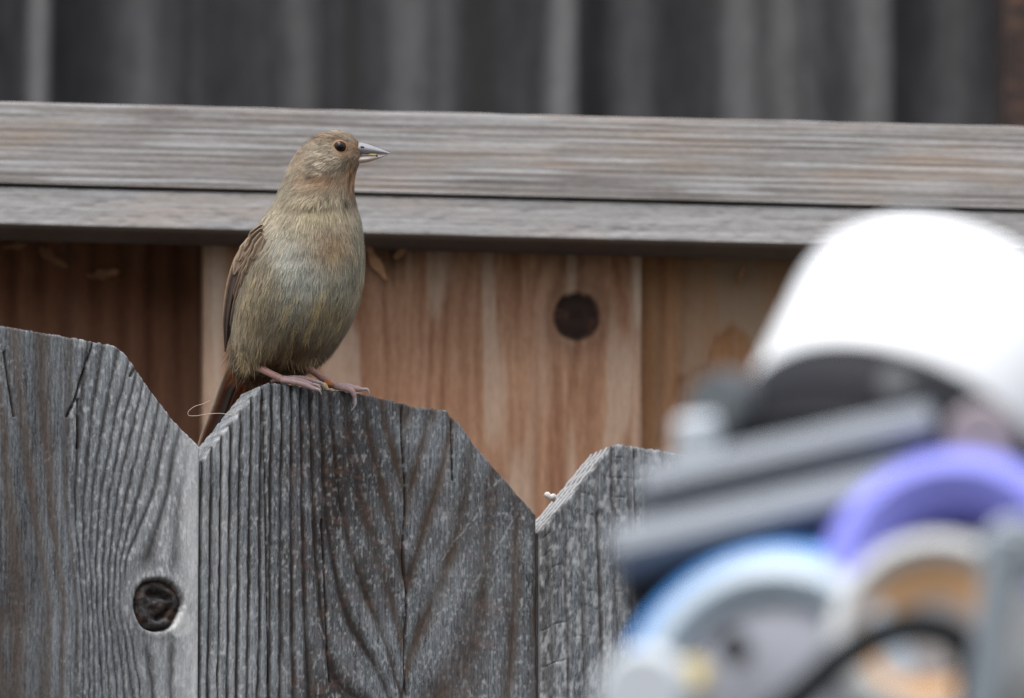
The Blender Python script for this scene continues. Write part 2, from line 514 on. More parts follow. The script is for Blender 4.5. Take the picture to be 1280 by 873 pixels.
WID = NF.sz(673, 600)[0] - NF.sz(253, 600)[0]
tl = outline(NF, [(-237, 500), (-150, 395), (-100, 390), (0, 407), (60, 417), (100, 424), (142, 432), (152, 438), (163, 451), (186, 486), (216, 525), (247, 557), (251, 562)])
tm = outline(NF, [(251.5, 580), (268, 556), (288, 532), (312, 502), (328, 482), (340, 477), (390, 483), (445, 490), (468, 494), (500, 502), (512, 504), (516, 507), (545, 510), (560, 512), (574, 525), (600, 561), (640, 606), (672, 643)])
tr = outline(NF, [(675.5, 664), (700, 636), (735, 594), (766, 556), (775, 554), (792, 557), (845, 566), (930, 580), (990, 590), (1098, 730)])
def tops(o_, seed, amp=.0005, saw=.0003): return lambda S: rough_top(S, np.interp(S, *o_), seed, amp, saw * (sst(.005, -.03, S) if seed == 2 else 1))
sL = NF.sz(249, 560)[0]; sM0 = NF.sz(252.5, 600)[0]; sM1 = NF.sz(673, 645)[0]; sR0 = NF.sz(677, 662)[0]
pk = make_board("picket", near, NF.shifted(0.0004), sL - WID, sL, tops(tl, 1), ZD, 0.05, .0005, .00045, field_left, .016, M_GREY, 3, edge_across)
pk["label"] = "grey picket with an open dark knot"
pk = make_board("picket", near, NF.shifted(-0.0012), sM0, sM1, tops(tm, 2, .0005, .0004), ZD, 0.05, .0004, .00045, field_mid, .016, M_GREY, 4, edge_across)
pk["label"] = "dark ridged picket under the bird's feet"
pk = make_board("picket", near, NF.shifted(-0.0005), sR0, sR0 + WID, tops(tr, 3), ZD, 0.05, .0006, .0006, field_right, .017, M_GREY, 16, edge_along)
pk["label"] = "paler grey picket with striped cut corner"
def dogear(s0, ztop):
    return lambda S: rough_top(S, ztop - np.maximum(0, .03 - np.minimum(S - s0, s0 + WID - S)) * 1.05, 9)
for k, (s0, zt) in enumerate(((sL - 2 * WID - .003, tl[1].max() + .004), (sR0 + WID + .003, tr[1].max() - .004), (sR0 + 2 * WID + .006, tr[1].max() + .001))):
    make_board("picket", near, NF.shifted(-.0006 * k), s0, s0 + WID, dogear(s0, zt), ZD, .05, .001, .001, field_plain(80 + k), .016, M_GREY, 2, edge_across)
# stringers behind the pickets, below the picture
for zr in (1.75, .5):
    make_board("rail", near, NF.shifted(-.0185), sL - 2 * WID, sR0 + 3 * WID, lambda S, zr=zr: S * 0 + zr + .09, zr, zr, .05, .02, lambda a, b, s, z: (0, 0, 0, 0), .038, M_GREY, 1)
for sp_ in (sL - 1.4 * WID, sR0 + 2.4 * WID):
    make_board("post", near, NF.shifted(-.058), sp_, sp_ + .089, lambda S: S * 0 + 1.95, 0, 0, .03, .1, lambda a, b, s, z: (0, 0, 0, 0), .089, M_GREY, 1)

# ------------------------------------------------------------------ rear fence: cap rail, trim, overlapping planks
RF = Frame(P(640, 300, 6.20), 5.4)
rear = empty("capped_fence", (RF.o.x, RF.o.y, 0), "brown cedar plank fence with a weathered horizontal cap rail behind the bird", "fence")

def field_cap(px, py, s, z):
    yy = (z * 1000) + 1.2 * (fbm(s * 5, z * 60, 3) - .5) * 2 + .5 * (vn(s * 30, z * 200, 4) - .5)
    R = yy / 2.9
    g = groove_of(R, .24) * (.25 + .75 * vn(s * 18, z * 300, 6)) * .55
    g = np.maximum(g, groove_of(yy / 6.1 + .3, .10) * .5)
    pale = .35 * sst(.5, .8, vn(s * 24, z * 1100, 8))
    return g, .3 * sst(.62, .8, fbm(s * 14, z * 160, 10)), pale, -.0005 * g
ct0, ct1 = RF.sz(0, 127), RF.sz(1280, 158); cb0, cb1 = RF.sz(0, 227), RF.sz(1280, 262)
def seg(a, b): return lambda S: a[1] + (b[1] - a[1]) * (S - a[0]) / (b[0] - a[0])
capT = seg(ct0, ct1); zcb = 0.5 * (cb0[1] + cb1[1])
# boards are vertical sheets of the grid; the cap is level, so its bottom is one height
SL, SR = -.75, .62
make_board("cap_rail", rear, RF, SL, SR, lambda S: capT(S) + .0004 * (vn(S * 60, S * 0, 2) - .5), zcb, zcb, .0016, .0005, field_cap, .125, M_CAP, 3)
tb0, tb1 = RF.sz(0, 279), RF.sz(1000, 303)
ztb = .5 * (tb0[1] + tb1[1])
def field_trim(px, py, s, z):
    g, k, w, h = field_cap(px, py, s * 1.3, z + .7)
    sp = sst(.62, .75, vn(s * 260, z * 500, 14))
    return g * .3, np.clip(k * .3 + .15 * sp * vn(s * 20, z * 60, 3), 0, .7), w * .5 + .22, h * .6 - .0002 * sp
make_board("trim_board", rear, RF.shifted(-.0012), SL, SR, lambda S: S * 0 + zcb - .0014, ztb, ztb, .0016, .0006, field_trim, .0258, M_CAP, 3, lambda f, s, c: (0, .9, 0))  # underside and edges coloured dark brown, painting in the overhang shade

PZ0 = NF.sz(640, 905)[1] - .05
FA, FB, FR = RF.shifted(-.0275), RF.shifted(-.0780), RF.shifted(-.0400)

def field_pa(px, py, s, z):            # middle plank with a round knot
    kx, ky = 721, 396
    x = px + 6 * (fbm(px / 60, py / 200, 4) - .5) * 2 + 2 * (vn(px / 8, py / 40, 7) - .5)
    kd = np.hypot(px - kx, (py - ky) / 1.05)
    x = x + (px - kx) * 1.0 * np.exp(-(kd / 60) ** 2) * -.55
    x = x + 16 * np.exp(-((px - 710) / 60) ** 2) * sst(420, 640, py)
    R = x / 17 + 2.2 * vn(x / 60, py / 500, 3)
    g = groove_of(R, .40) * np.clip(.1 + 1.2 * (vn(px / 34, py / 150, 22) - .2), 0, 1) * .85
    g = np.maximum(g, .75 * np.exp(-((px - 645 - (py - 330) * .05) / 7) ** 2) * sst(480, 330, py))
    g = np.maximum(g, .6 * np.exp(-((px - 695 - (py - 480) * .05) / 8) ** 2) * sst(430, 470, py))
    g = np.maximum(g, .55 * np.exp(-((px - 735 - (py - 480) * .03) / 12) ** 2) * sst(450, 500, py) * vn(px / 9, py / 60, 2))
    knot = 1 - sst(26, 33, kd + 3 * (vn(px / 9, py / 9, 3) - .5))
    dk = knot * .95 + .75 * np.exp(-((px - 492) / 26) ** 2 - ((py - 322) / 20) ** 2) * (.5 + .6 * fbm(px / 12, py / 12, 5)) + .45 * np.exp(-((px - 715) / 22) ** 2 - ((py - 325) / 26) ** 2) + .25 * np.exp(-((kd - 38) / 10) ** 2)
    pale = .6 * sst(.5, .75, vn(px / 17, py / 160, 9)) * (1 - knot) + .5 * np.exp(-((px - 795) / 7) ** 2) + .6 * np.exp(-((px - 262) / 14) ** 2)
    return g, np.clip(dk, 0, 1), pale, -.0004 * g - .0012 * knot * (.5 + .5 * np.cos(kd / 4))

def field_pb(px, py, s, z):            # recessed plank on the right: tongue-shaped cathedral grain
    dx = np.abs(px - 912 + 5 * (vn(px / 20, py / 30, 2) - .5))
    t = py - np.interp(px, [800, 845, 872, 884, 893, 912, 932, 950, 968, 1000, 1040], [600, 470, 455, 450, 414, 404, 410, 448, 496, 560, 640]) + 14 * (fbm(px / 18, py / 30, 5) - .5)
    tongue = sst(-6, 10, t)
    x = px + 6 * (fbm(px / 50, py / 180, 4) - .5) * 2
    g = .55 * groove_of(x / 30, .34) * sst(880, 850, px) + .45 * tongue * np.exp(-(t / 16) ** 2)
    return g, .15 * vn(px / 20, py / 90, 3), (1 - tongue) * (.45 + .5 * sst(.3, .7, vn(px / 26, py / 140, 11))) * sst(835, 870, px) + .3 * vn(px / 9, py / 120, 2), -.0003 * g

def field_pc(px, py, s, z):            # recessed plank on the left
    x = px + 6 * (fbm(px / 60, py / 200, 24) - .5) * 2
    g = groove_of(x / 34, .36) * (.2 + .8 * vn(px / 30, py / 150, 8))
    return g, .25 * sst(.5, .8, fbm(px / 50, py / 120, 9)), .5 * sst(.55, .8, vn(px / 22, py / 200, 17)), -.0003 * g

def plank(fr, x0, x1, field, mat, rs=.001, lab=None):
    a, b = fr.sz(x0, 420)[0], fr.sz(x1, 420)[0]
    o = make_board("plank", rear, fr, a, b, lambda S: S * 0 + zcb - .001, PZ0, .05, rs, .0012, field, .017, mat, 1)
    if lab: o["label"] = lab
    return o
plank(FA, 254.5, 802.5, field_pa, M_CEDAR, lab="tan cedar plank with one round dark knot")
plank(FR, 790, 1320, field_pb, M_CEDAR3, lab="recessed cedar plank with orange tongue-shaped grain")
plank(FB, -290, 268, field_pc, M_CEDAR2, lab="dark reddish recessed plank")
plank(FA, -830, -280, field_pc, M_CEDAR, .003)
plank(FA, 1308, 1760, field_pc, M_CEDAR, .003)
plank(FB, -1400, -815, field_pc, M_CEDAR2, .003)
for sp_ in (-.6, .55):
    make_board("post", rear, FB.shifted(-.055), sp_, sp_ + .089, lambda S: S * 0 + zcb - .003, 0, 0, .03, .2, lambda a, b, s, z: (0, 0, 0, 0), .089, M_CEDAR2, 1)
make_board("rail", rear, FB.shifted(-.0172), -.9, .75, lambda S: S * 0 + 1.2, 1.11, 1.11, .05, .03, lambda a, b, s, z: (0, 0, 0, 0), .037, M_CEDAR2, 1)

# ------------------------------------------------------------------ dark plank wall farther back
BF = Frame(P(640, 70, 6.90), 3.0)
wall = empty("plank_wall", (BF.o.x, BF.o.y, 0), "tall dark grey weathered plank wall rising behind the capped fence", "wall")
STREAK = [(49, 13, .8), (182, 20, .35), (376, 18, .45), (508, 26, .45), (555, 10, .25), (705, 17, .80), (790, 22, .22),
          (930, 24, .62), (985, 22, .60), (1088, 22, .62), (1190, 24, .28)]
def field_wall(px, py, s, z):
    x = px + 10 * (fbm(px / 60, py / 300, 4) - .5) + 3 * np.sin(py / 70 + px / 130)
    pale = 0 * x
    for c_, w_, a_ in STREAK:
        pale = np.maximum(pale, a_ * np.exp(-((x - c_) / w_) ** 2))
    g = .5 * sst(.45, .8, vn(x / 40, py / 400, 6))
    g = np.maximum(g, .95 * np.exp(-((x - 440) / 20) ** 2)); g = np.maximum(g, .95 * np.exp(-((x - 600) / 34) ** 2))
    g = np.maximum(g, .8 * np.exp(-((x - 745) / 22) ** 2)); g = np.maximum(g, .7 * np.exp(-((x - 105) / 36) ** 2))
    return g, .9 * sst(1240, 1262, px), pale * .8 + .04, -.001 * g
bx = [-420, -60, 34, 63, 417, 722, 1006, 1116, 1256, 1600]
for k, (a, b) in enumerate(zip(bx[:-1], bx[1:])):
    fr = BF.shifted(.0235 * ((k + 1) % 2))
    ov = .004 if k % 2 == 1 else 0
    s0, s1 = fr.sz(a, 70)[0] - ov, fr.sz(b, 70)[0] + ov
    make_board("plank", wall, fr, s0, s1, lambda S: S * 0 + 3.6, 2.2, .05, .004, .012, field_wall, .022, M_BACK, 1)
for zz in (1.0, 3.2):
    make_board("rail", wall, BF.shifted(-.024), BF.sz(-420, 70)[0], BF.sz(1600, 70)[0], lambda S, zz=zz: S * 0 + zz + .09, zz, zz, .05, .03, lambda a, b, s, z: (0, 0, 0, 0), .04, M_BACK, 1)

# ------------------------------------------------------------------ dry scraps caught under the cap
M_LEAF = plain("dry_leaf", (0.40, 0.22, 0.12), .8, var=.35, vscale=300)
def scrap(px, py, fr, ln, wd, ang, bend, label):
    s, z = fr.sz(px, py)
    c = fr.o + fr.t * s; c.z = z
    vs, fs = [], []
    a = math.radians(ang); n_ = 9
    for i in range(n_):
        f = i / (n_ - 1); w = wd * math.sin(math.pi * (0.12 + 0.86 * f)) ** .7 * .5 * random.uniform(.55, 1.1)
        u = (f - .5) * ln
        lift = .0012 + bend * (f - .5) ** 2 * 4 * ln
        for q in (-1, 0, 1):
            q = q * random.uniform(.7, 1.15)
            lx = u * math.cos(a) - q * w * math.sin(a); lz = u * math.sin(a) + q * w * math.cos(a)
            vs.append(c + fr.t * lx + fr.n * (lift + abs(q) * w * .9 + q * w * (f - .5)) + Vector((0, 0, lz)))
    for i in range(n_ - 1):
        for q in (0, 1): fs.append((i * 3 + q, i * 3 + q + 1, i * 3 + q + 4, i * 3 + q + 3))
    o = mesh("dry_leaf", vs, fs, M_LEAF)
    so = o.modifiers.new("thickness", 'SOLIDIFY'); so.thickness = .0004
    return tag(o, label, "leaf", "dry scraps caught under the cap rail")
scrap(470, 332, FA, .017, .0055, -62, .25, "curled orange-brown dry leaf scrap beside the bird's breast")
scrap(500, 318, FA, .007, .004, 50, .2, "small pale dry scrap under the trim above the tan plank")
scrap(18, 310, FB, .011, .004, 8, .2, "small dim dry leaf scrap farthest from the tan plank")
scrap(66, 326, FB, .014, .0055, -35, .25, "slanted brown leaf scrap between two others in dark recess")
scrap(128, 346, FB, .014, .005, 10, .25, "level tan leaf scrap lowest in the dark recess")
scrap(888, 326, FR, .008, .004, 15, .2, "tan dry scrap high on the orange-grained plank")
scrap(925, 347, FR, .009, .003, 65, .2, "thin upright straw scrap on the orange-grained plank")

# ------------------------------------------------------------------ bird
BD = 6.0 + 12 / PPM
def B(x, y, dp=0.0):
    return P(x, y, BD + dp / PPM)
foot_base = B(390, 483, 0)
bird = empty("bird", foot_base, "brown-grey songbird with cinnamon face standing on the grey pickets, head in profile", "bird")

# outline rows: y, left, right, half depth, depth offset
PROF = np.array([
 [163.5, 417, 424,  5, 0], [165, 405, 433, 12, 0], [168, 396, 440, 19, 0], [174, 386, 447, 26, 0], [181, 378, 451, 31, 0],
 [189, 371, 453, 34, 0], [197, 365.5, 453, 36, 0], [205, 361, 450, 37.5, 0], [213, 357.5, 447, 39, 0], [221, 354, 445, 41, 0],
 [229, 350.5, 444, 43.5, 1], [237, 347, 443.5, 46.5, 1], [246, 343, 444.5, 50, 2], [254, 339.5, 446, 54, 2], [262, 334, 448, 58, 3],
 [275, 325, 451.5, 64, 4], [290, 316, 454, 69, 4], [310, 306, 456, 74, 5], [330, 298.5, 456.5, 77, 6], [350, 293, 455.5, 78, 7],
 [370, 289.5, 452.5, 77, 9], [390, 287.5, 446.5, 74, 12], [408, 286.5, 438.5, 69, 16], [424, 287, 429, 63, 20], [438, 289, 418.5, 55, 25],
 [450, 292, 406, 47, 30], [460, 297, 393, 38, 34], [468, 303, 379, 28, 38], [474, 310, 364, 17, 40], [477, 322, 350, 7, 41]])
def body_surf():
    yk = PROF[:, 0]
    yy = np.concatenate([np.linspace(163.5, 170, 8), np.linspace(171, 470, 150), np.linspace(471, 477, 7)])
    out = [np.interp(yy, yk, PROF[:, j]) for j in range(1, 5)]
    ker = np.array([1, 2, 3, 2, 1.]) / 9
    sm = []
    for a in out:
        b = a.copy(); b[2:-2] = np.convolve(a, ker, 'valid'); sm.append(b)
    return yy, sm
yy, (bl, br, bd, bo) = body_surf()
NA = 112
th = np.linspace(0, 2 * math.pi, NA, endpoint=False)
def body_point(i, j_ang):
    pass
bl = bl + 5 * np.exp(-((yy - 345) / 70) ** 2)
cx = (bl + br) / 2; hw = (br - bl) / 2 - 1.2
ct, stt = np.cos(th), np.sin(th)
pw = 0.92
X = cx[:, None] + hw[:, None] * (np.sign(ct) * np.abs(ct) ** pw)[None]
D = bo[:, None] - bd[:, None] * (np.sign(stt) * np.abs(stt) ** pw)[None]
Y = np.repeat(yy[:, None], NA, 1)
# form: breast keel, cheek, eye hollow, collar step, belly feather folds
front = np.clip(stt, 0, 1)[None]
D += -3.0 * np.exp(-((X - 402) / 26) ** 2 - ((Y - 212) / 20) ** 2) * front           # cheek
D += 3.2 * np.exp(-((X - 426) / 11) ** 2 - ((Y - 184) / 9) ** 2) * front             # eye hollow
D += -2.2 * np.exp(-((X - 420) / 22) ** 2 - ((Y - 170) / 5) ** 2) * front            # brow
D += 2.0 * np.exp(-((X - 443) / 8) ** 2 - ((Y - 190) / 12) ** 2) * front             # lore
coll = 256 + (X - 340) * (-.04) + 6 * np.sin((X - 340) / 30)
D += (1.0 * np.tanh((Y - coll) / 4) * np.exp(-((Y - coll) / 14) ** 2)) * front          # head feathers overlap the breast
D += 3.0 * (fbm(X / 26, Y / 40, 71) - .5) * front * sst(270, 320, Y)
# thigh swellings where the legs leave the belly
D += -9 * np.exp(-((X - 318) / 24) ** 2 - ((Y - 442) / 20) ** 2) * front
D += -8 * np.exp(-((X - 388) / 24) ** 2 - ((Y - 446) / 18) ** 2) * front

k3 = (BD + D / PPM) / (DIST * PPM)
PB = np.array(CAM)[None, None] + (BD + D / PPM)[..., None] * np.array(F_) + ((X - 640) * k3)[..., None] * np.array(R_) + ((436.5 - Y) * k3)[..., None] * np.array(U_)
nr_ = len(yy)
idx = np.arange(nr_ * NA).reshape(nr_, NA)
q = np.stack([idx[:-1], np.roll(idx[:-1], -1, 1), np.roll(idx[1:], -1, 1), idx[1:]], -1).reshape(-1, 4)
vb = np.concatenate([PB.reshape(-1, 3), [np.array(B(420, 163, 0))], [np.array(B(336, 477.5, 41))]])
n0 = nr_ * NA
fb = q.tolist() + [(n0, int(idx[0, (j + 1) % NA]), int(idx[0, j])) for j in range(NA)] + [(n0 + 1, int(idx[-1, j]), int(idx[-1, (j + 1) % NA])) for j in range(NA)]

# plumage colours: soft patches laid over the body (picture-side markings, some belly shade painted in)
SPOTS = [  # x, y, rx, ry, colour, weight
 (395, 235, 60, 30, (140, 126, 106), .9), (352, 240, 22, 26, (140, 132, 116), .9), (400, 171, 42, 11, (122, 104, 86), 1.0),
 (372, 196, 10, 26, (140, 118, 98), .7), (405, 206, 26, 18, (134, 122, 106), 1.0), (429, 188, 12, 9, (158, 116, 82), .8),
 (446, 184, 7, 9, (158, 112, 74), .85), (439, 222, 10, 24, (166, 124, 88), .85), (402, 228, 28, 9, (168, 134, 108), .8),
 (443, 240, 8, 20, (180, 138, 98), .7),
 (350, 282, 30, 20, (170, 160, 140), .8), (352, 318, 20, 24, (186, 186, 178), .85), (380, 292, 16, 9, (172, 164, 140), .5),
 (376, 350, 40, 38, (168, 172, 166), .9), (430, 350, 26, 34, (164, 164, 150), .7), (416, 312, 28, 26, (166, 140, 110), .75),
 (448, 300, 9, 40, (150, 148, 128), .7), (396, 270, 36, 18, (156, 146, 116), .6),
 (312, 400, 26, 50, (140, 126, 100), .8), (330, 350, 18, 40, (148, 134, 106), .5), (372, 395, 16, 20, (150, 152, 146), .5),
 (405, 392, 24, 20, (156, 140, 104), .5), (378, 442, 58, 32, (80, 61, 42), .95), (340, 462, 30, 14, (92, 54, 32), .95), (428, 405, 14, 30, (136, 124, 98), .6),  # brown lower belly, darkened further to paint its shade
 (300, 446, 10, 16, (120, 112, 98), .6), (360, 468, 40, 12, (72, 44, 30), .9)]
def bird_col(x, y):
    c = np.zeros((len(x), 3)); c[:] = lin((156, 147, 130))
    for sx, sy, rx, ry, cc, w in SPOTS:
        a = np.clip(w * np.exp(-(((x - sx) / rx) ** 2 + ((y - sy) / ry) ** 2) * 1.1), 0, 1)[:, None]
        c = c * (1 - a) + lin(cc)[None] * a
    return c * np.array([.95, .92, .88])
def dark_marks(x, y):
    m = 0 * x
    cl = 250 + 10 * np.exp(-((x - 385) / 22) ** 2)
    cl = cl + 5 * (vn(x / 7, x * 0, 6) - .5)
    m = np.maximum(m, .75 * np.exp(-((y - cl) / 6) ** 2) * sst(350, 400, x) * sst(.52, .68, vn(x / 2.6, y / 6, 3)))
    m = np.maximum(m, 1.1 * np.exp(-((x - 430.5) / 3.4) ** 2 - ((y - 257) / 7) ** 2))
    m = np.maximum(m, 1.0 * np.exp(-((x - 439.5) / 2.8) ** 2 - ((y - 255) / 5.5) ** 2))
    m = np.maximum(m, .75 * sst(.55, .66, vn((x + y * .25) / 3.2, y / 16, 5)) * np.exp(-((x - 438) / 13) ** 2 - ((y - 222) / 26) ** 2))
    m = np.maximum(m, .6 * np.exp(-((y - 203 - (x - 430) * -.25) / 3) ** 2 - ((x - 436) / 13) ** 2) * sst(.35, .55, vn(x / 3, y / 3, 8)))
    m = np.maximum(m, .45 * np.exp(-((y - 221 - (x - 385) * .3) / 3) ** 2 - ((x - 386) / 14) ** 2))
    return m

mb, nb_, lb_, bb_ = new_mat("plumage")
atn = nb_.new("ShaderNodeAttribute"); atn.attribute_name = "tint"
lb_.new(atn.outputs["Color"], bb_.inputs["Base Color"])
bb_.inputs["Roughness"].default_value = 0.75
bb_.inputs["Specular IOR Level"].default_value = 0.25
bb_.inputs["Sheen Weight"].default_value = 0.12

me = bpy.data.meshes.new("body")
me.from_pydata(vb, [], fb); me.update()
vx, vy = to_px(vb)
bc = bird_col(vx, vy) * (1 - .75 * dark_marks(vx, vy))[:, None] * 0.8
a_ = me.color_attributes.new("tint", 'FLOAT_COLOR', 'POINT')
a_.data.foreach_set("color", np.concatenate([bc, np.ones((len(bc), 1))], 1).astype(np.float32).ravel())
body = link("body", me, mb, bird)
body.location = -bird.location

# fine feather barbs over the whole body
nrm = np.zeros((len(vb), 3)); me.vertices.foreach_get("normal", nb__ := np.zeros(len(vb) * 3)); nrm = nb__.reshape(-1, 3)
def sample_body(n):
    ii = rng.uniform(0, nr_ - 1.001, n); jj = rng.uniform(0, NA, n)
    # weight rows by girth
    keep = rng.uniform(0, 1, n) < (np.interp(ii, np.arange(nr_), hw) / hw.max())
    ii, jj = ii[keep], jj[keep]
    i0 = ii.astype(int); j0 = jj.astype(int) % NA; j1 = (j0 + 1) % NA
    fi, fj = (ii - i0)[:, None], (jj - jj.astype(int))[:, None]
    A = vb[:n0].reshape(nr_, NA, 3); N = nrm[:n0].reshape(nr_, NA, 3)
    f = lambda G: (G[i0, j0] * (1 - fi) * (1 - fj) + G[i0 + 1, j0] * fi * (1 - fj) + G[i0, j1] * (1 - fi) * fj + G[i0 + 1, j1] * fi * fj)
    nn = f(N); nn /= np.linalg.norm(nn, axis=1)[:, None] + 1e-9
    return f(A), nn
def flow(x, y):
    hx, hy = x - 456, y - 188
    hl = np.hypot(hx, hy) + 1e-6
    hx, hy = hx / hl - .15, hy / hl + .35
    bx_ = np.where(x < 370, -.32, np.where(x > 415, -.42 * sst(300, 380, y), -.1)) + .35 * (x - 385) / 90 * sst(360, 280, y)
    w = sst(232, 262, y + (x - 400) * .1)
    fx = hx * (1 - w) + bx_ * w; fy = hy * (1 - w) + 1.0 * w
    thr = np.exp(-((x - 442) / 12) ** 2 - ((y - 228) / 26) ** 2)
    fx = fx * (1 - thr) - .25 * thr; fy = fy * (1 - thr) + thr
    return fx, fy
def barbs(n, lscale, seed, lift0):
    pts, nn = sample_body(n)
    x, y = to_px(pts); m = len(x)
    eye = np.hypot(x - 425, (y - 184)) < 10.5
    front_ = nn @ np.array(F_) < 0.15
    ok = ~(eye & (nn @ np.array(F_) < 0)) 
    pts, nn, x, y = pts[ok], nn[ok], x[ok], y[ok]; m = len(x)
    fx, fy = flow(x, y)
    clump = fbm(x / 9, y / 15, seed + 3, 2) - .5
    ang = (clump * .65 + rng.normal(0, .15, m))
    fx, fy = fx * np.cos(ang) - fy * np.sin(ang), fx * np.sin(ang) + fy * np.cos(ang)
    dv = fx[:, None] * np.array(R_) - fy[:, None] * np.array(U_)
    dv -= (dv * nn).sum(1)[:, None] * nn
    dv /= np.linalg.norm(dv, axis=1)[:, None] + 1e-9
    sv = np.cross(dv, nn)
    head = sst(250, 215, y)
    face = np.exp(-((x - 440) / 18) ** 2 - ((y - 190) / 18) ** 2)
    L = (.0034 * (1 - head) + .0019 * head) * (1 - .5 * face) * rng.uniform(.6, 1.35, m) * lscale
    L *= 1 + .8 * sst(395, 440, y)
    W = rng.uniform(.00013, .00026, m)
    lift = lift0 * L * rng.uniform(.3, 1.5, m) * (1 + 1.2 * clump)
    fl = np.hypot(fx, fy) + 1e-6
    xm, ym = x + fx / fl * L * PPM * .5, y + fy / fl * L * PPM * .5
    c = bird_col(xm, ym)
    dm = dark_marks(xm, ym)
    tone = 1 + .36 * clump + .5 * (fbm(x / 26, y / 34, 55) - .5) + rng.normal(0, .2, m)
    r_ = np.hypot(x - 456, y - 188); a__ = np.arctan2(y - 188, x - 456)
    st_h = vn(a__ * 60 / 2.6, r_ / 9, 91); st_b = vn((x + .32 * y * np.sign(395 - x)) / 3.0, y / 15, 92)
    tone = tone + (head * (st_h - .5) * .75 + (1 - head) * (st_b - .5) * .32)
    # pale barbs of the ear coverts and buff wisps on the belly
    ear = np.exp(-((x - 404) / 22) ** 2 - ((y - 205) / 16) ** 2) * sst(.56, .68, vn((x + y * .5) / 14, (y - x * .35) / 2.6, 9))
    wisp = sst(.66, .76, vn((x + y * .4) / 6, (y - x * .2) / 26, 19)) * sst(285, 320, y)
    c = c * (1 - .55 * ear[:, None]) + .55 * ear[:, None] * lin((200, 188, 168))
    wisp = wisp * (.25 + .35 * np.exp(-((x - 400) / 45) ** 2 - ((y - 395) / 30) ** 2))
    c = c * (1 - wisp[:, None]) + wisp[:, None] * lin((200, 176, 128))
    mot = sst(.45, .7, vn(x / 2.4, y / 2.4, 29)) * face
    c = c * (1 - .45 * mot[:, None])
    c = c * np.clip(tone, .45, 1.6)[:, None] * (1 - .8 * np.clip(dm, 0, 1))[:, None]
    f1, f2 = pts + dv * (L * .5)[:, None] + nn * (lift * .7 + .00008)[:, None], pts + dv * L[:, None] + nn * (lift + .00005)[:, None]
    wv = sv * (W * .5)[:, None]
    vs = np.stack([pts - wv, pts + wv, f1 - wv * .9, f1 + wv * .9, f2], 1).reshape(-1, 3)
    cc = np.stack([c * .8, c * .8, c, c, np.clip(c * 1.18, 0, 1)], 1).reshape(-1, 3)
    b0 = np.arange(m)[:, None] * 5
    tr_ = np.concatenate([b0 + np.array([[0, 1, 3]]), b0 + np.array([[0, 3, 2]]), b0 + np.array([[2, 3, 4]])], 1).reshape(-1, 3)
    return vs, cc, tr_
allv, allc, allt, off = [], [], [], 0
for n_, ls, sd, lf in ((95000, 1.0, 1, .07), (12000, 1.6, 5, .10)):
    a, b, c = barbs(n_, ls, sd, lf)
    allv.append(a); allc.append(b); allt.append(c + off); off += len(a)
# tufts where the legs leave the belly and over the tail root
def tuft(n, x0, y0, sx, sy, dp, fx0, colr, ln):
    x = rng.normal(x0, sx, n); y = rng.normal(y0, sy, n); dd_ = dp + rng.uniform(-7, 7, n)
    p0 = np.array([B(a, b, c) for a, b, c in zip(x, y, dd_)])
    fx_ = fx0 + rng.normal(0, .28, n); fz = rng.normal(0, .15, n)
    dv = fx_[:, None] * np.array(R_) - np.array(U_)[None] + fz[:, None] * np.array(F_)
    dv /= np.linalg.norm(dv, axis=1)[:, None]
    sv = np.cross(dv, np.array(F_)); sv /= np.linalg.norm(sv, axis=1)[:, None]
    L = ln * rng.uniform(.5, 1.3, n); W_ = rng.uniform(.00012, .00026, n)
    wv = sv * (W_ * .5)[:, None]
    f1 = p0 + dv * (L * .5)[:, None] - np.array(F_)[None] * .0003; f2 = p0 + dv * L[:, None]
    c = lin(colr)[None] * rng.uniform(.6, 1.2, n)[:, None]
    vs = np.stack([p0 - wv, p0 + wv, f1 - wv, f1 + wv, f2], 1).reshape(-1, 3)
    b0 = np.arange(n)[:, None] * 5
    tr_ = np.concatenate([b0 + np.array([[0, 1, 3]]), b0 + np.array([[0, 3, 2]]), b0 + np.array([[2, 3, 4]])], 1).reshape(-1, 3)
    return vs, np.repeat(c, 5, 0), tr_
for ar in ((700, 316, 442, 7, 6, -14, .12, (142, 124, 98), .0044), (500, 308, 448, 4, 5, -10, -.1, (160, 140, 106), .0038), (400, 380, 446, 8, 4, -12, .3, (128, 108, 80), .0036),
           (900, 300, 441, 6, 9, 8, -.22, (122, 108, 90), .0044), (500, 304, 458, 7, 6, 22, -.45, (128, 76, 42), .0050), (700, 330, 462, 14, 5, 20, -.3, (88, 52, 32), .0050)):
    a, b, c = tuft(*ar)
    allv.append(a); allc.append(b); allt.append(c + off); off += len(a)
vs = np.concatenate(allv); cc = np.concatenate(allc); tt = np.concatenate(allt)
me = bpy.data.meshes.new("feather_barbs")
me.vertices.add(len(vs)); me.vertices.foreach_set("co", vs.ravel())
me.loops.add(len(tt) * 3); me.loops.foreach_set("vertex_index", tt.ravel().astype(np.int32))
me.polygons.add(len(tt)); me.polygons.foreach_set("loop_start", np.arange(0, len(tt) * 3, 3, dtype=np.int32))
me.update(); me.validate()
a_ = me.color_attributes.new("tint", 'FLOAT_COLOR', 'POINT')
a_.data.foreach_set("color", np.concatenate([cc, np.ones((len(cc), 1))], 1).astype(np.float32).ravel())
fbarb = link("feather_barbs", me, mb, bird); fbarb.location = -bird.location
fbarb["kind"] = "stuff"

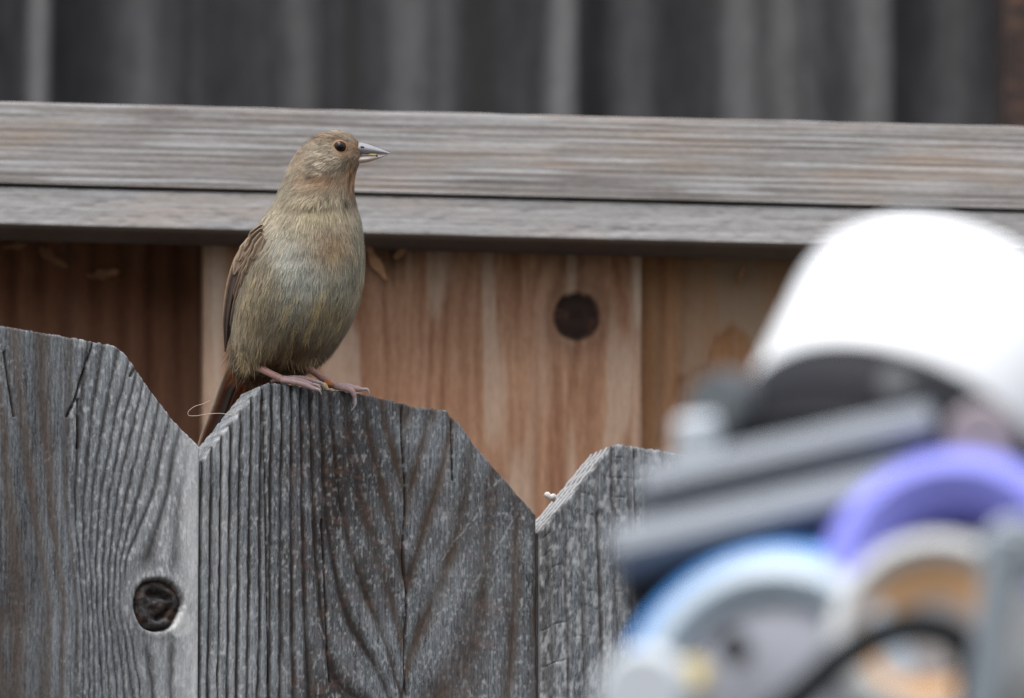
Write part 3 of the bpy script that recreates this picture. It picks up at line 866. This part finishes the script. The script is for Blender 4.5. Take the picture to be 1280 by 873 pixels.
def child(name, me_or_vf, mat, parent, root=bird, smooth=True, auto=None):
    """verts in world space; root is the empty at the thing's base; parts sit at -root, sub-parts at 0 under a part"""
    vs, fs = me_or_vf
    me = bpy.data.meshes.new(name); me.from_pydata([tuple(v) for v in vs], [], fs); me.update()
    me.materials.append(mat)
    if smooth: me.polygons.foreach_set("use_smooth", np.ones(len(me.polygons), dtype=bool))
    if auto is not None: me.set_sharp_from_angle(angle=math.radians(auto))
    o = bpy.data.objects.new(name, me); col.objects.link(o); o.parent = parent
    o.location = -root.location if parent is root else (0, 0, 0)
    return o

def tube(path, radii, n=10, cap=True, squash=1.0):
    path = [Vector(p) for p in path]
    # catmull-rom refine
    pts, rad = [], []
    for i in range(len(path) - 1):
        p0, p1, p2, p3 = path[max(i - 1, 0)], path[i], path[i + 1], path[min(i + 2, len(path) - 1)]
        for k in range(6):
            t = k / 6
            pts.append(.5 * ((2 * p1) + (p2 - p0) * t + (2 * p0 - 5 * p1 + 4 * p2 - p3) * t * t + (3 * p1 - p0 - 3 * p2 + p3) * t ** 3))
            rad.append(radii[i] * (1 - t) + radii[i + 1] * t)
    pts.append(path[-1]); rad.append(radii[-1])
    vs, fs = [], []
    up = Vector((.3, .9, .2))
    for i, p in enumerate(pts):
        tg = (pts[min(i + 1, len(pts) - 1)] - pts[max(i - 1, 0)]).normalized()
        a = tg.cross(up).normalized(); b = a.cross(tg).normalized(); 
        for k in range(n):
            an = 2 * math.pi * k / n
            vs.append(p + (a * math.cos(an) + b * math.sin(an) * squash) * rad[i])
    m = len(pts)
    for i in range(m - 1):
        for k in range(n):
            fs.append((i * n + k, i * n + (k + 1) % n, (i + 1) * n + (k + 1) % n, (i + 1) * n + k))
    if cap:
        fs.append(tuple(range(n))[::-1]); fs.append(tuple((m - 1) * n + k for k in range(n)))
    return vs, fs

# bill: two mandibles, each a tapering lens section
M_BILLU = plain("bill_upper_horn", (0.24, 0.235, 0.255), .3, var=.25, vscale=900)
M_BILLL = plain("bill_lower_horn", (0.52, 0.44, 0.40), .3, var=.2, vscale=700)
def mandible(xs, tops_, bots, half, d0):
    n = 14; vs, fs = [], []
    for x, t, b, hwid in zip(xs, tops_, bots, half):
        for k in range(n):
            an = 2 * math.pi * k / n
            yy_ = (t + b) / 2 - (b - t) / 2 * math.sin(an)
            vs.append(B(x, yy_, d0 - hwid * math.cos(an) * (1 - .35 * max(0, math.sin(an)))))
    for i in range(len(xs) - 1):
        for k in range(n):
            fs.append((i * n + k, i * n + (k + 1) % n, (i + 1) * n + (k + 1) % n, (i + 1) * n + k))
    fs.append(tuple(range(n))); fs.append(tuple((len(xs) - 1) * n + k for k in range(n))[::-1])
    return vs, fs
ux = [440, 446, 452, 459, 466, 473, 480, 485, 487.5]
up_ = mandible(ux, [177, 177.2, 178.2, 180, 182.4, 185.2, 188, 190.2, 191.2], [193, 193.2, 193.4, 193.3, 193, 192.8, 192.6, 192.5, 192.2], [13, 13, 12, 10.5, 8.5, 6.3, 4, 2, .7], -2)
lx = [440, 446, 452, 459, 466, 473, 479, 483.5]
lo_ = mandible(lx, [194.2, 194.1, 194, 193.9, 193.8, 193.6, 193.4, 193.2], [205, 205, 204.6, 203.4, 201.4, 198.8, 196.2, 194.2], [13.5, 13.5, 12.6, 11, 9, 6.5, 3.8, 1], -2)
bill = child("bill", up_, M_BILLU, bird)
child("lower_mandible", lo_, M_BILLL, bill)
M_SEED = plain("seed_crumb", (0.45, 0.36, 0.14), .8, var=.5, vscale=2000)
child("seed_crumb", tube([B(461, 193.4, -13), B(466, 193.6, -11.5), B(470, 193.4, -10)], [.00018, .00035, .0002], 6), M_SEED, bill)
child("seed_crumb", tube([B(470, 194.5, -9), B(472, 196, -8.4)], [.0003, .00022], 6), plain("dark_crumb", (.04, .035, .03), .8), bill)
# nostril feathering at the bill base
child("nostril", tube([B(451, 183.5, -14), B(455, 184.5, -12.6)], [.0003, .0003], 6), plain("nostril_dark", (.03, .025, .025), .7), bill)

# eye
def ball(c, r, mat, name, parent, squash=1.0, nu=28, nv=18, ax=None):
    vs, fs = [], []
    ax = (ax or -F_).normalized(); a = ax.orthogonal().normalized(); b = ax.cross(a)
    for i in range(nv + 1):
        ph = math.pi * i / nv
        for k in range(nu):
            t = 2 * math.pi * k / nu
            vs.append(c + ax * (r * math.cos(ph) * squash) + (a * math.cos(t) + b * math.sin(t)) * r * math.sin(ph))
    for i in range(nv):
        for k in range(nu):
            fs.append((i * nu + k, i * nu + (k + 1) % nu, (i + 1) * nu + (k + 1) % nu, (i + 1) * nu + k)[::-1])
    return child(name, (vs, fs), mat, parent)
def surf_depth(x, y):
    fpx, fpy = to_px(vb[:n0]); dep = (vb[:n0] - np.array(CAM)) @ np.array(F_)
    dd_ = np.hypot(fpx - x, fpy - y) + 1000 * (dep > BD)
    return (dep[np.argmin(dd_)] - BD) * PPM
ez = surf_depth(425, 184)
M_EYE = plain("eye_brown", (0.030, 0.012, 0.007), .12, var=.3, vscale=900, spec=.22)
M_PUP = plain("eye_pupil", (0.002, 0.002, 0.002), .05, spec=.3)
M_RING = plain("eye_ring_skin", (0.30, 0.155, 0.075), .8, var=.3, vscale=2000)
eax = V(.12, .05, -1)
eye_o = ball(B(425, 184, ez + 1.2), 8.1 / PPM, M_EYE, "eye", bird, .78, ax=eax)
ball(B(425.4, 183.8, ez - 3.9), 4.4 / PPM, M_PUP, "pupil", eye_o, .42, ax=eax)
def ring(c, R, r, ax, n=36, m=8, sq=1.0):
    ax = ax.normalized(); a = R_.copy(); a = (a - ax * a.dot(ax)).normalized(); b = ax.cross(a)
    vs, fs = [], []
    for i in range(n):
        t = 2 * math.pi * i / n; e = a * math.cos(t) + b * math.sin(t) * sq
        for k in range(m):
            u = 2 * math.pi * k / m
            vs.append(c + e * (R + r * math.cos(u)) + ax * r * math.sin(u))
    for i in range(n):
        for k in range(m):
            fs.append((i * m + k, i * m + (k + 1) % m, ((i + 1) % n) * m + (k + 1) % m, ((i + 1) % n) * m + k))
    return vs, fs
child("eyelid", ring(B(425, 184, ez - .4), 8.4 / PPM, 1.6 / PPM, eax, sq=.88), M_RING, eye_o)

# long feathers: vane with shaft, tinted margin
def feather(path, widths, side, cup=.12, n=7):
    """path of view points; side = width direction"""
    path = [Vector(p) for p in path]; pts, wd = [], []
    for i in range(len(path) - 1):
        p0, p1, p2, p3 = path[max(i - 1, 0)], path[i], path[i + 1], path[min(i + 2, len(path) - 1)]
        for k in range(8):
            t = k / 8
            pts.append(.5 * ((2 * p1) + (p2 - p0) * t + (2 * p0 - 5 * p1 + 4 * p2 - p3) * t * t + (3 * p1 - p0 - 3 * p2 + p3) * t ** 3))
            wd.append(widths[i] * (1 - t) + widths[i + 1] * t)
    pts.append(path[-1]); wd.append(widths[-1])
    vs, fs, tint = [], [], []
    for i, p in enumerate(pts):
        tg = (pts[min(i + 1, len(pts) - 1)] - pts[max(i - 1, 0)]).normalized()
        s_ = (side - tg * side.dot(tg)).normalized(); nn_ = s_.cross(tg)
        for k in range(n):
            f = k / (n - 1) * 2 - 1
            vs.append(p + s_ * (f * wd[i] * .5) + nn_ * (cup * wd[i] * (1 - f * f) + (.00025 if abs(f) < .01 else 0)))
            tint.append(f)
    for i in range(len(pts) - 1):
        for k in range(n - 1):
            fs.append((i * n + k, i * n + k + 1, (i + 1) * n + k + 1, (i + 1) * n + k))
    return vs, fs, tint
def feather_obj(name, parent, path, widths, side, base, edge_c, cup=.12, outer=1):
    vs, fs, tint = feather(path, widths, side, cup)
    o = child(name, (vs, fs), mb, parent)
    tint = np.array(tint)
    e = sst(.45, 1.0, tint * outer)[:, None]
    c = lin(base)[None] * (1 - e) + lin(edge_c)[None] * e
    c = c * (1 + .25 * (vn(np.arange(len(c)) * .37, np.zeros(len(c)), 4)[:, None] - .5))
    a = o.data.color_attributes.new("tint", 'FLOAT_COLOR', 'POINT')
    a.data.foreach_set("color", np.concatenate([c, np.ones((len(c), 1))], 1).astype(np.float32).ravel())
    so = o.modifiers.new("thickness", 'SOLIDIFY'); so.thickness = .00025
    return o
WY = np.array([284, 295, 310, 330, 350, 370, 390, 410, 430, 442], float)
WO = np.array([327, 314, 303, 294.5, 288.5, 284.5, 281.8, 280.6, 280.4, 281.5], float)
WI = np.array([338, 333, 326, 316, 307, 300, 294.5, 291, 287, 284], float)
def add_wing(sgn, lab):
    """sgn -1: the wing on the picture's left flank; +1: the far flank"""
    def W(x, y, lift):
        c_, h_ = np.interp(y, yy, cx), np.interp(y, yy, hw)
        u = min(abs(x - c_) / h_, 1.0)
        dep = np.interp(y, yy, bd) * math.sqrt(max(0, 1 - u * u))
        o_ = np.interp(y, yy, bo)
        if sgn < 0: return B(x, y, o_ - dep - lift)
        return B(2 * c_ - x - 16, y, o_ + dep + lift)
    side = V(1, 0, -.45) if sgn < 0 else V(-1, 0, .45)
    root = None
    for i in range(6):
        f = (i + .5) / 6
        y1 = 441 - 30 * f ** 1.3
        ys = [300, 325, 352, 380, 405, y1]
        path = [W(np.interp(y_, WY, WO) * (1 - f) + np.interp(y_, WY, WI) * f, y_, 2.0 + 1.6 * (5 - i)) for y_ in ys]
        wd = [.0030, .0042, .0040, .0034, .0026, .0006]
        o = feather_obj("wing" if root is None else "feather", bird if root is None else root, path, wd, side, (66, 52, 45), (158, 134, 114), outer=-1)
        if root is None:
            root = o
            if lab: o["label"] = lab
    for row in range(3):
        for i in range(4):
            f = (i + .4) / 4
            y0 = 282 + 17 * row + 5 * i
            ys = [y0, y0 + 12, y0 + 28]
            path = [W(np.interp(y_, WY, WO) * (1 - f) + np.interp(y_, WY, WI) * f, y_, 11 - 1.4 * row + .8 * (3 - i)) for y_ in ys]
            feather_obj("covert", root, path, [.0020, .0040, .0008], side, (116, 98, 82), (166, 146, 124), outer=-1)
    return root
add_wing(-1, "folded dark brown wing with pale feather edges")
add_wing(+1, None)

# tail: overlapping long feathers hanging behind the picket
tail = None
for i in range(8):
    f = i / 7
    p = [B(334 - 34 * f, 440 + 6 * f, 50 - 8 * f), B(324 - 36 * f, 472, 58 - 10 * f + 3 * (i % 2)), B(303 - 29 * f, 512, 70 - 10 * f + 3 * (i % 2)), B(281 - 22 * f, 548, 82 - 12 * f + 3 * (i % 2)), B(240 - 14 * f, 640, 104 - 10 * f)]
    bc_ = (146, 80, 40) if i < 6 else ((74, 46, 30) if i == 6 else (44, 34, 30))
    o = feather_obj("tail" if tail is None else "feather", bird if tail is None else tail, p, [.0045, .0062, .0062, .0060, .0040], V(.9, .25, -.35), bc_, (168, 148, 130) if i == 7 else (92, 50, 26), outer=-1)
    if tail is None: tail = o; o["label"] = "rusty brown tail hanging behind the picket"

# legs and feet
M_LEG = plain("leg_skin", (0.42, 0.235, 0.195), .5, var=.25, vscale=700, sss=.15)
M_TOE = plain("toe_skin", (0.40, 0.265, 0.255), .55, var=.3, vscale=900, sss=.15)
M_CLAW = plain("claw_horn", (0.42, 0.35, 0.34), .35, var=.2, vscale=500)
def front_dp(x, y=484):
    """depth (px about the bird) of the picket's front face at this pixel"""
    s, z = NF.sz(x, y); q_ = NF.o + NF.t * s; q_.z = z
    return ((q_ - CAM).dot(F_) - BD) * PPM
def leg(path, rads, toes, spurs):
    vs, fs = tube(path, rads, 12)
    o = child("leg", (vs, fs), M_LEG, bird)
    # scute rings
    for tp, tr_, in toes:
        child("toe", tube(tp, tr_, 10), M_TOE, o)
    for cp in spurs:
        child("claw", tube(cp, [.0007, .00055, .0001], 8), M_CLAW, o)
    return o
q1 = front_dp(360)
la = [B(312, 448, 14), B(320, 457, -6), B(337, 466.5, q1 + 10), B(350, 473, q1 + 8), B(358, 475.5, q1 + 7)]
leg(la, [.0024, .0017, .00135, .0015, .0014],
    [([B(352, 474, q1 + 7), B(366, 474.5, q1 + 5), B(378, 477.5, q1 + 5), B(390, 481, q1 + 6)], [.0014, .0012, .0013, .0009]),
     ([B(352, 475, q1 + 6), B(370, 478, q1 - 1), B(383, 482, q1 - 1), B(394, 487, q1 - 1)], [.0013, .0011, .0011, .0008]),
     ([B(354, 475, q1 + 9), B(368, 472.5, q1 + 16), B(384, 474, q1 + 18), B(396, 478, q1 + 18)], [.0012, .001, .001, .0007]),
     ([B(354, 475, q1 + 8), B(346, 474.5, q1 + 18), B(340, 477, q1 + 28)], [.0012, .001, .0008])],
    [[B(389, 480.5, q1 + 6), B(397, 482, q1 + 7), B(402, 488, q1 + 6)], [B(393, 486, q1 - 1), B(399, 488, q1 - 2), B(402, 494, q1 - 1)],
     [B(395, 477.5, q1 + 18), B(402, 479, q1 + 18), B(407, 484, q1 + 17)]])
q2 = front_dp(430)
lb = [B(370, 446, 18), B(381, 456, -2), B(396, 468, q2 + 7), B(411, 478, q2 + 7), B(421, 483.5, q2 + 6)]
leg(lb, [.0024, .0017, .00135, .0015, .0014],
    [([B(415, 481, q2 + 7), B(430, 484.5, q2 + 5), B(442, 486, q2 + 4), B(452, 487, q2 + 4)], [.0014, .0013, .0013, .0009]),
     ([B(418, 483, q2 + 5), B(432, 486, q2 - 1), B(440, 489, q2 - 4), B(443.5, 497, q2 - 4)], [.0013, .0012, .0012, .0008]),
     ([B(417, 482, q2 + 9), B(430, 482, q2 + 14), B(441, 484, q2 + 16)], [.0012, .001, .0009]),
     ([B(417, 482, q2 + 8), B(408, 482, q2 + 16), B(402, 484, q2 + 26)], [.0012, .001, .0008])],
    [[B(451, 487, q2 + 4), B(459, 487, q2 + 4), B(462, 493, q2 + 3)], [B(443.5, 496, q2 - 4), B(444, 506, q2 - 4), B(439, 514, q2 - 3)],
     [B(440, 484, q2 + 16), B(448, 484.5, q2 + 15), B(454, 489, q2 + 12)]])

# crumb, thread and fluff
q3 = front_dp(407)
ball_vs = tube([B(402, 484, q3 + 4), B(405, 482, q3 + 3), B(409, 487, q3 + 4)], [.0006, .0013, .0007], 8)
tag(mesh("crumb", *ball_vs, plain("crumb_cream", (0.55, 0.42, 0.22), .8, var=.3, vscale=900)), "tiny cream crumb between the bird's feet on the picket top", "crumb")
tag(mesh("crumb", *tube([B(405, 476, q3 + 9), B(410, 479, q3 + 7), B(415, 481, q3 + 8)], [.0006, .0014, .0008], 8), plain("crumb_orange", (0.40, 0.13, 0.045), .8, var=.3, vscale=900)), "tiny orange crumb against the bird's leg on the picket top", "crumb")
q4 = front_dp(262, 516)
thread = tube([B(262, 501, q4 + 30), B(254, 505, q4 + 28), B(244, 508, q4 + 26), B(236, 514, q4 + 25), B(236, 519.5, q4 + 25), B(246, 520, q4 + 24), B(258, 518, q4 + 22), B(274, 517, q4 + 20), B(290, 519, q4 + 18)], [.00011] * 9, 5)
tag(mesh("thread", *thread, plain("thread_fibre", (0.50, 0.40, 0.33), .8)), "hair-thin pale thread looping out beside the bird's tail", "thread")
q5 = front_dp(690, 630)
fv, ff = tube([B(681, 621, q5 + 6), B(684, 619, q5 + 5), B(688, 622.5, q5 + 4), B(692, 621, q5 + 6), B(692, 628, q5 + 10)], [.0005, .0013, .0010, .0012, .0004], 9)
tag(mesh("fluff", fv, ff, plain("fluff_white", (0.55, 0.50, 0.47), .9, var=.2, vscale=900)), "tiny pale fluff stuck on the striped cut corner of the picket", "fluff")

# ------------------------------------------------------------------ out-of-focus telescope in front
GD = 4.70
GK = GD / (DIST * PPM)             # metres per photo pixel there
def G(x, y, dz=0.0):
    """dz in metres, + is away"""
    return P(x, y, GD + dz)
tel_base = G(1050, 900); tel_base.z = G(1050, 960).z
tele = empty("telescope", tel_base, "blurred white telescope tube with black collar, grey slotted rail and coloured rings, before the fence", "telescope")
M_WHITE = plain("white_enamel", (0.86, 0.88, 0.90), .35, var=.02, coat=.3)
M_BLACK = plain("black_anodised", (0.012, 0.0125, 0.016), .7, var=.1, spec=.2)
M_RAIL = plain("grey_anodised", (0.26, 0.285, 0.32), .5, var=.06)
M_SLOT = plain("slate_slot", (0.055, 0.07, 0.09), .6, var=.1)
M_BLUE = plain("blue_anodised", (0.03, 0.24, 0.66), .35, var=.05)
M_VIOLET = plain("violet_anodised", (0.24, 0.25, 0.74), .55, var=.05)
M_SILVER = plain("silver_satin", (0.46, 0.47, 0.475), .5, var=.06)
M_LENS = plain("grey_disc", (0.26, 0.27, 0.31), .4, var=.08)
M_COPPER = plain("tan_cork_ring", (0.55, 0.33, 0.17), .6, var=.08)
M_CABLE = plain("black_rubber", (0.010, 0.013, 0.015), .75, var=.1, spec=.15)
M_PALE = plain("pale_plastic", (0.50, 0.54, 0.58), .5, var=.04)
M_YELLOW = plain("brass_screw", (0.62, 0.50, 0.22), .4, var=.05)

def arc_band(c, ax, prof, a0, a1, n=48):
    """part of a turned ring, from a0 to a1 degrees about ax, closed at both ends"""
    ax = ax.normalized(); a = (R_ - ax * R_.dot(ax)).normalized(); b = (U_ - ax * U_.dot(ax)); b = (b - a * b.dot(a)).normalized()
    m = len(prof); vs, fs = [], []
    for k in range(n + 1):
        t = math.radians(a0 + (a1 - a0) * k / n)
        for r, h in prof: vs.append(c + ax * h + (a * math.cos(t) + b * math.sin(t)) * r)
    for k in range(n):
        for i in range(m):
            j = (i + 1) % m
            fs.append((k * m + i, k * m + j, (k + 1) * m + j, (k + 1) * m + i))
    fs.append(tuple(range(m))); fs.append(tuple(n * m + i for i in range(m))[::-1])
    return vs, fs
def lathe(c, ax, prof, n=72, close=True):
    ax = ax.normalized(); a = ax.orthogonal().normalized(); b = ax.cross(a)
    vs, fs = [], []
    for r, h in prof:
        for k in range(n):
            t = 2 * math.pi * k / n
            vs.append(c + ax * h + (a * math.cos(t) + b * math.sin(t)) * r)
    m = len(prof)
    rng_ = range(m) if close else range(m - 1)
    for i in rng_:
        j = (i + 1) % m
        for k in range(n):
            fs.append((i * n + k, j * n + k, j * n + (k + 1) % n, i * n + (k + 1) % n))
    return vs, fs
def boxv(c, ex, ey, ez, bev=.0015):
    """box with chamfered long edges; ex,ey,ez are half vectors"""
    vs, fs = [], []
    lx_, ly_, lz_ = ex.length, ey.length, ez.length
    for i in (-1, 1):
        for j in (-1, 1):
            for k in (-1, 1):
                for w in range(3):
                    o = [i * lx_, j * ly_, k * lz_]
                    for q_ in range(3):
                        if q_ != w: o[q_] -= math.copysign(bev, o[q_])
                    vs.append(c + ex.normalized() * o[0] + ey.normalized() * o[1] + ez.normalized() * o[2])
    import bmesh
    bm = bmesh.new()
    bv = [bm.verts.new(v) for v in vs]
    bmesh.ops.convex_hull(bm, input=bv)
    bm.verts.index_update()
    vs2 = [v.co.copy() for v in bm.verts]; fs2 = [tuple(v.index for v in f.verts) for f in bm.faces]
    bm.free()
    return vs2, fs2
def tc_(name, vf, mat, parent=tele, lab=None, auto=35):
    o = child(name, vf, mat, parent, root=tele, auto=auto)
    if lab: o["label"] = lab
    return o
A = V(.358, .715, .60).normalized()
c0 = G(1123, 578)
RT = 212 * GK
tub = tc_("tube", lathe(c0, A, [(RT * .8, .004), (RT * .985, .0012), (RT, .0025), (RT, .047), (RT * .985, .0535), (RT * .93, .0575), (RT * .80, .059), (RT * .80, .052), (RT * .9, .050)]), M_WHITE, lab="white tube with rounded rim")
collar = tc_("collar", lathe(c0 - A * .0004, -A, [(RT * .5, 0), (RT * 1.0, 0), (RT * 1.012, .0015), (RT * 1.012, .016), (RT * .98, .018), (RT * .95, .028), (RT * .85, .030), (RT * .5, .030)]), M_BLACK, lab="black collar ring")
sA = G(1119, 594) - A * .0065
sd_ = (V(.0, .62, -.78)); sd_ = (sd_ - A * sd_.dot(A)).normalized()
tc_("screw", lathe(G(1119, 478, -.062) , V(-.2, .35, -.9), [(.0001, .002), (.0045, .002), (.005, 0), (.005, -.006), (.0001, -.006)], 24, False), plain("screw_steel", (0.09, .093, .10), .5), collar)
tc_("knob", lathe(G(905, 512, -.02), V(-.6, .2, -.7), [(.0001, .006), (.0105, .006), (.012, .003), (.012, -.008), (.0001, -.008)], 32, False), plain("slate_knob", (0.07, .08, .09), .6), tele)
tc_("rear_housing", lathe(c0 - A * .028, -A, [(RT * .2, 0), (RT * .80, 0), (RT * .76, .05), (RT * .2, .05)]), M_BLACK)

# slotted rail
def vec_px(x, y, z=0.0): return V(x * GK, -y * GK, z)
rd = vec_px(372, -84); rl = rd.length; rx = rd.normalized(); ry = V(-rx.dot(R_) * 0, 0, 0)
ru = (V(84 / 372 * 1, 1, 0) - rx * (V(84 / 372, 1, 0)).dot(rx)).normalized()
rn = rx.cross(ru)
rz_ = (V(0, .42, -.9) - rx * V(0, .42, -.9).dot(rx)).normalized(); ru2 = rz_.cross(rx).normalized()
if ru2.dot(U_) < 0: ru2 = -ru2
rail = tc_("rail", boxv(G(975, 605, -.058), rx * rl * .46, ru2 * 46 * GK, rz_ * .006), M_SLOT, lab="slate rail with two grey lips")
tc_("lip", boxv(G(985, 573, -.060), rx * rl * .485, ru2 * 18 * GK, rz_ * .009), M_RAIL, rail)
tc_("lip", boxv(G(955, 650, -.069), rx * rl * .50, ru2 * 20 * GK, rz_ * .010), M_RAIL, rail)
tc_("saddle", boxv(G(930, 738, -.035), rx * 148 * GK, ru * 62 * GK, V(0, 0, 1) * .016), M_BLACK, lab="black saddle block")
tc_("knob", lathe(G(872, 552, -.050), V(-.1, 1, -.2), [(.0001, .007), (.0062, .007), (.0070, .004), (.0070, -.006), (.0001, -.006)], 28, False), M_PALE, lab="small white knob")

# big ringed disc, lower left
ax1 = V(-.22, .27, -.94)
c1 = G(965, 876, -.098)
r1 = 198 * GK
blu = tc_("blue_ring", lathe(c1, ax1, [(r1 * .90, -.001), (r1 * 1.0, -.003), (r1 * 1.05, -.008), (r1 * 1.05, -.022), (r1 * .90, -.024)]), M_BLUE, lab="blue outer ring")
tc_("pale_bezel", lathe(c1, ax1, [(r1 * .93, -.002), (r1 * .905, .0035), (r1 * .78, .006), (r1 * .66, .002), (r1 * .64, -.008), (r1 * .9, -.012)]), plain("pale_blue_enamel", (0.40, 0.48, 0.56), .4, var=.03), blu)
tc_("grey_disc", lathe(c1, ax1, [(.0001, -.001), (r1 * .12, -.001), (r1 * .5, .0005), (r1 * .67, -.003), (r1 * .67, -.01), (.0001, -.01)], 72, False), M_LENS, blu)
def on_disc(x, y, lift): return G(x, y, -.100) - F_ * 0 + ax1.normalized() * lift
tc_("port", lathe(on_disc(920, 812, .004), ax1, [(.0001, .001), (.0045, .001), (.005, -.004), (.0001, -.004)], 24, False), M_BLACK, blu)
tc_("brass_screw", lathe(on_disc(868, 850, .006), ax1, [(.0001, .002), (.005, .002), (.006, -.003), (.0001, -.003)], 24, False), M_YELLOW, blu)
tc_("pale_cover", lathe(G(806, 868, -.106), V(-.3, .05, -.95), [(.0001, .004), (.012, .004), (.0145, .001), (.0145, -.008), (.0001, -.008)], 32, False), M_PALE, blu)

# violet band, silver ring and tan inner ring, lower right
ax2 = V(-.12, .42, -.90)
c2 = G(1168, 792, -.108)
r2 = 132 * GK
vio = tc_("violet_band", arc_band(G(1194, 728, -.090), V(-.12, .30, -.95), [(96 * GK, .0), (112 * GK, .007), (135 * GK, .010), (158 * GK, .006), (174 * GK, -.004), (174 * GK, -.024), (96 * GK, -.026)], -12, 192), M_VIOLET, lab="violet-blue band")
sil = tc_("silver_ring", lathe(c2, ax2, [(r2 * .72, .002), (r2 * .82, .006), (r2 * .95, .005), (r2, .0), (r2, -.02), (r2 * .72, -.02)]), M_SILVER, lab="silver ring")
tc_("tan_ring", lathe(c2, ax2, [(r2 * .34, -.006), (r2 * .68, .001), (r2 * .72, 0), (r2 * .72, -.014), (r2 * .34, -.016)]), M_COPPER, sil)
tc_("core", lathe(c2, ax2, [(.0001, -.004), (r2 * .38, -.003), (r2 * .45, -.006), (r2 * .45, -.018), (.0001, -.018)], 48, False), plain("rosy_grey_core", (.20, .18, .18), .5), sil)
tc_("rosy_cap", lathe(G(1226, 548, -.070), V(-.1, .1, -.99), [(.0001, .003), (.009, .003), (.011, .0), (.011, -.010), (.0001, -.010)], 32, False), plain("rosy_plastic", (.26, .22, .235), .6), vio)
# strut and clamp at the right
tc_("strut", boxv(G(1240, 790, -.128), V(-.14, -1, 0).normalized() * 125 * GK, V(1, -.14, 0).normalized() * 21 * GK, V(0, 0, 1) * .006), plain("slate_strut", (0.26, .30, .34), .5))
tc_("clamp", lathe(G(1268, 690, -.122), V(0, .1, -1), [(.0001, .005), (.0085, .005), (.0105, .002), (.0105, -.006), (.0001, -.006)], 32, False), M_RAIL)
tc_("dark_body", boxv(G(1180, 860, -.040), V(1, 0, 0) * 200 * GK, V(0, 1, 0) * 120 * GK, V(0, 0, 1) * .020), M_BLACK)
tc_("mount_column", lathe(tel_base + V(0, 0, 0) - Vector((0, 0, .14)), Vector((0, 0, 1)), [(.0001, 0), (.045, 0), (.045, .11), (.038, .17), (.0001, .17)], 40, False), M_BLACK)

cable = tube([G(960, 905, -.125), G(1010, 862, -.128), G(1060, 818, -.13), G(1115, 789, -.131), G(1165, 786, -.131), G(1203, 806, -.128), G(1216, 850, -.126), G(1210, 910, -.12)], [21 * GK] * 8, 14)
tag(mesh("cable", *cable, M_CABLE), "thick black cable arching across the silver and tan rings of the telescope", "cable")

# tripod below the picture carries the telescope
tri_c = Vector((tel_base.x, tel_base.y, tel_base.z - .14))
tripod = empty("tripod", (tri_c.x, tri_c.y, 0), "black tripod standing under the white telescope", "tripod")
def tp(name, vf):
    o = child(name, vf, M_BLACK, tripod, root=tripod, auto=35); return o
tp("head_plate", lathe(tri_c - Vector((0, 0, .03)), Vector((0, 0, 1)), [(.0001, 0), (.06, 0), (.06, .0295), (.0001, .0295)], 36, False))
for k in range(3):
    an = math.radians(90 + 120 * k)
    tp("leg", tube([tri_c + Vector((.04 * math.cos(an), .04 * math.sin(an), -.02)), Vector((tri_c.x + .5 * math.cos(an), tri_c.y + .5 * math.sin(an), .012))], [.018, .014], 12))
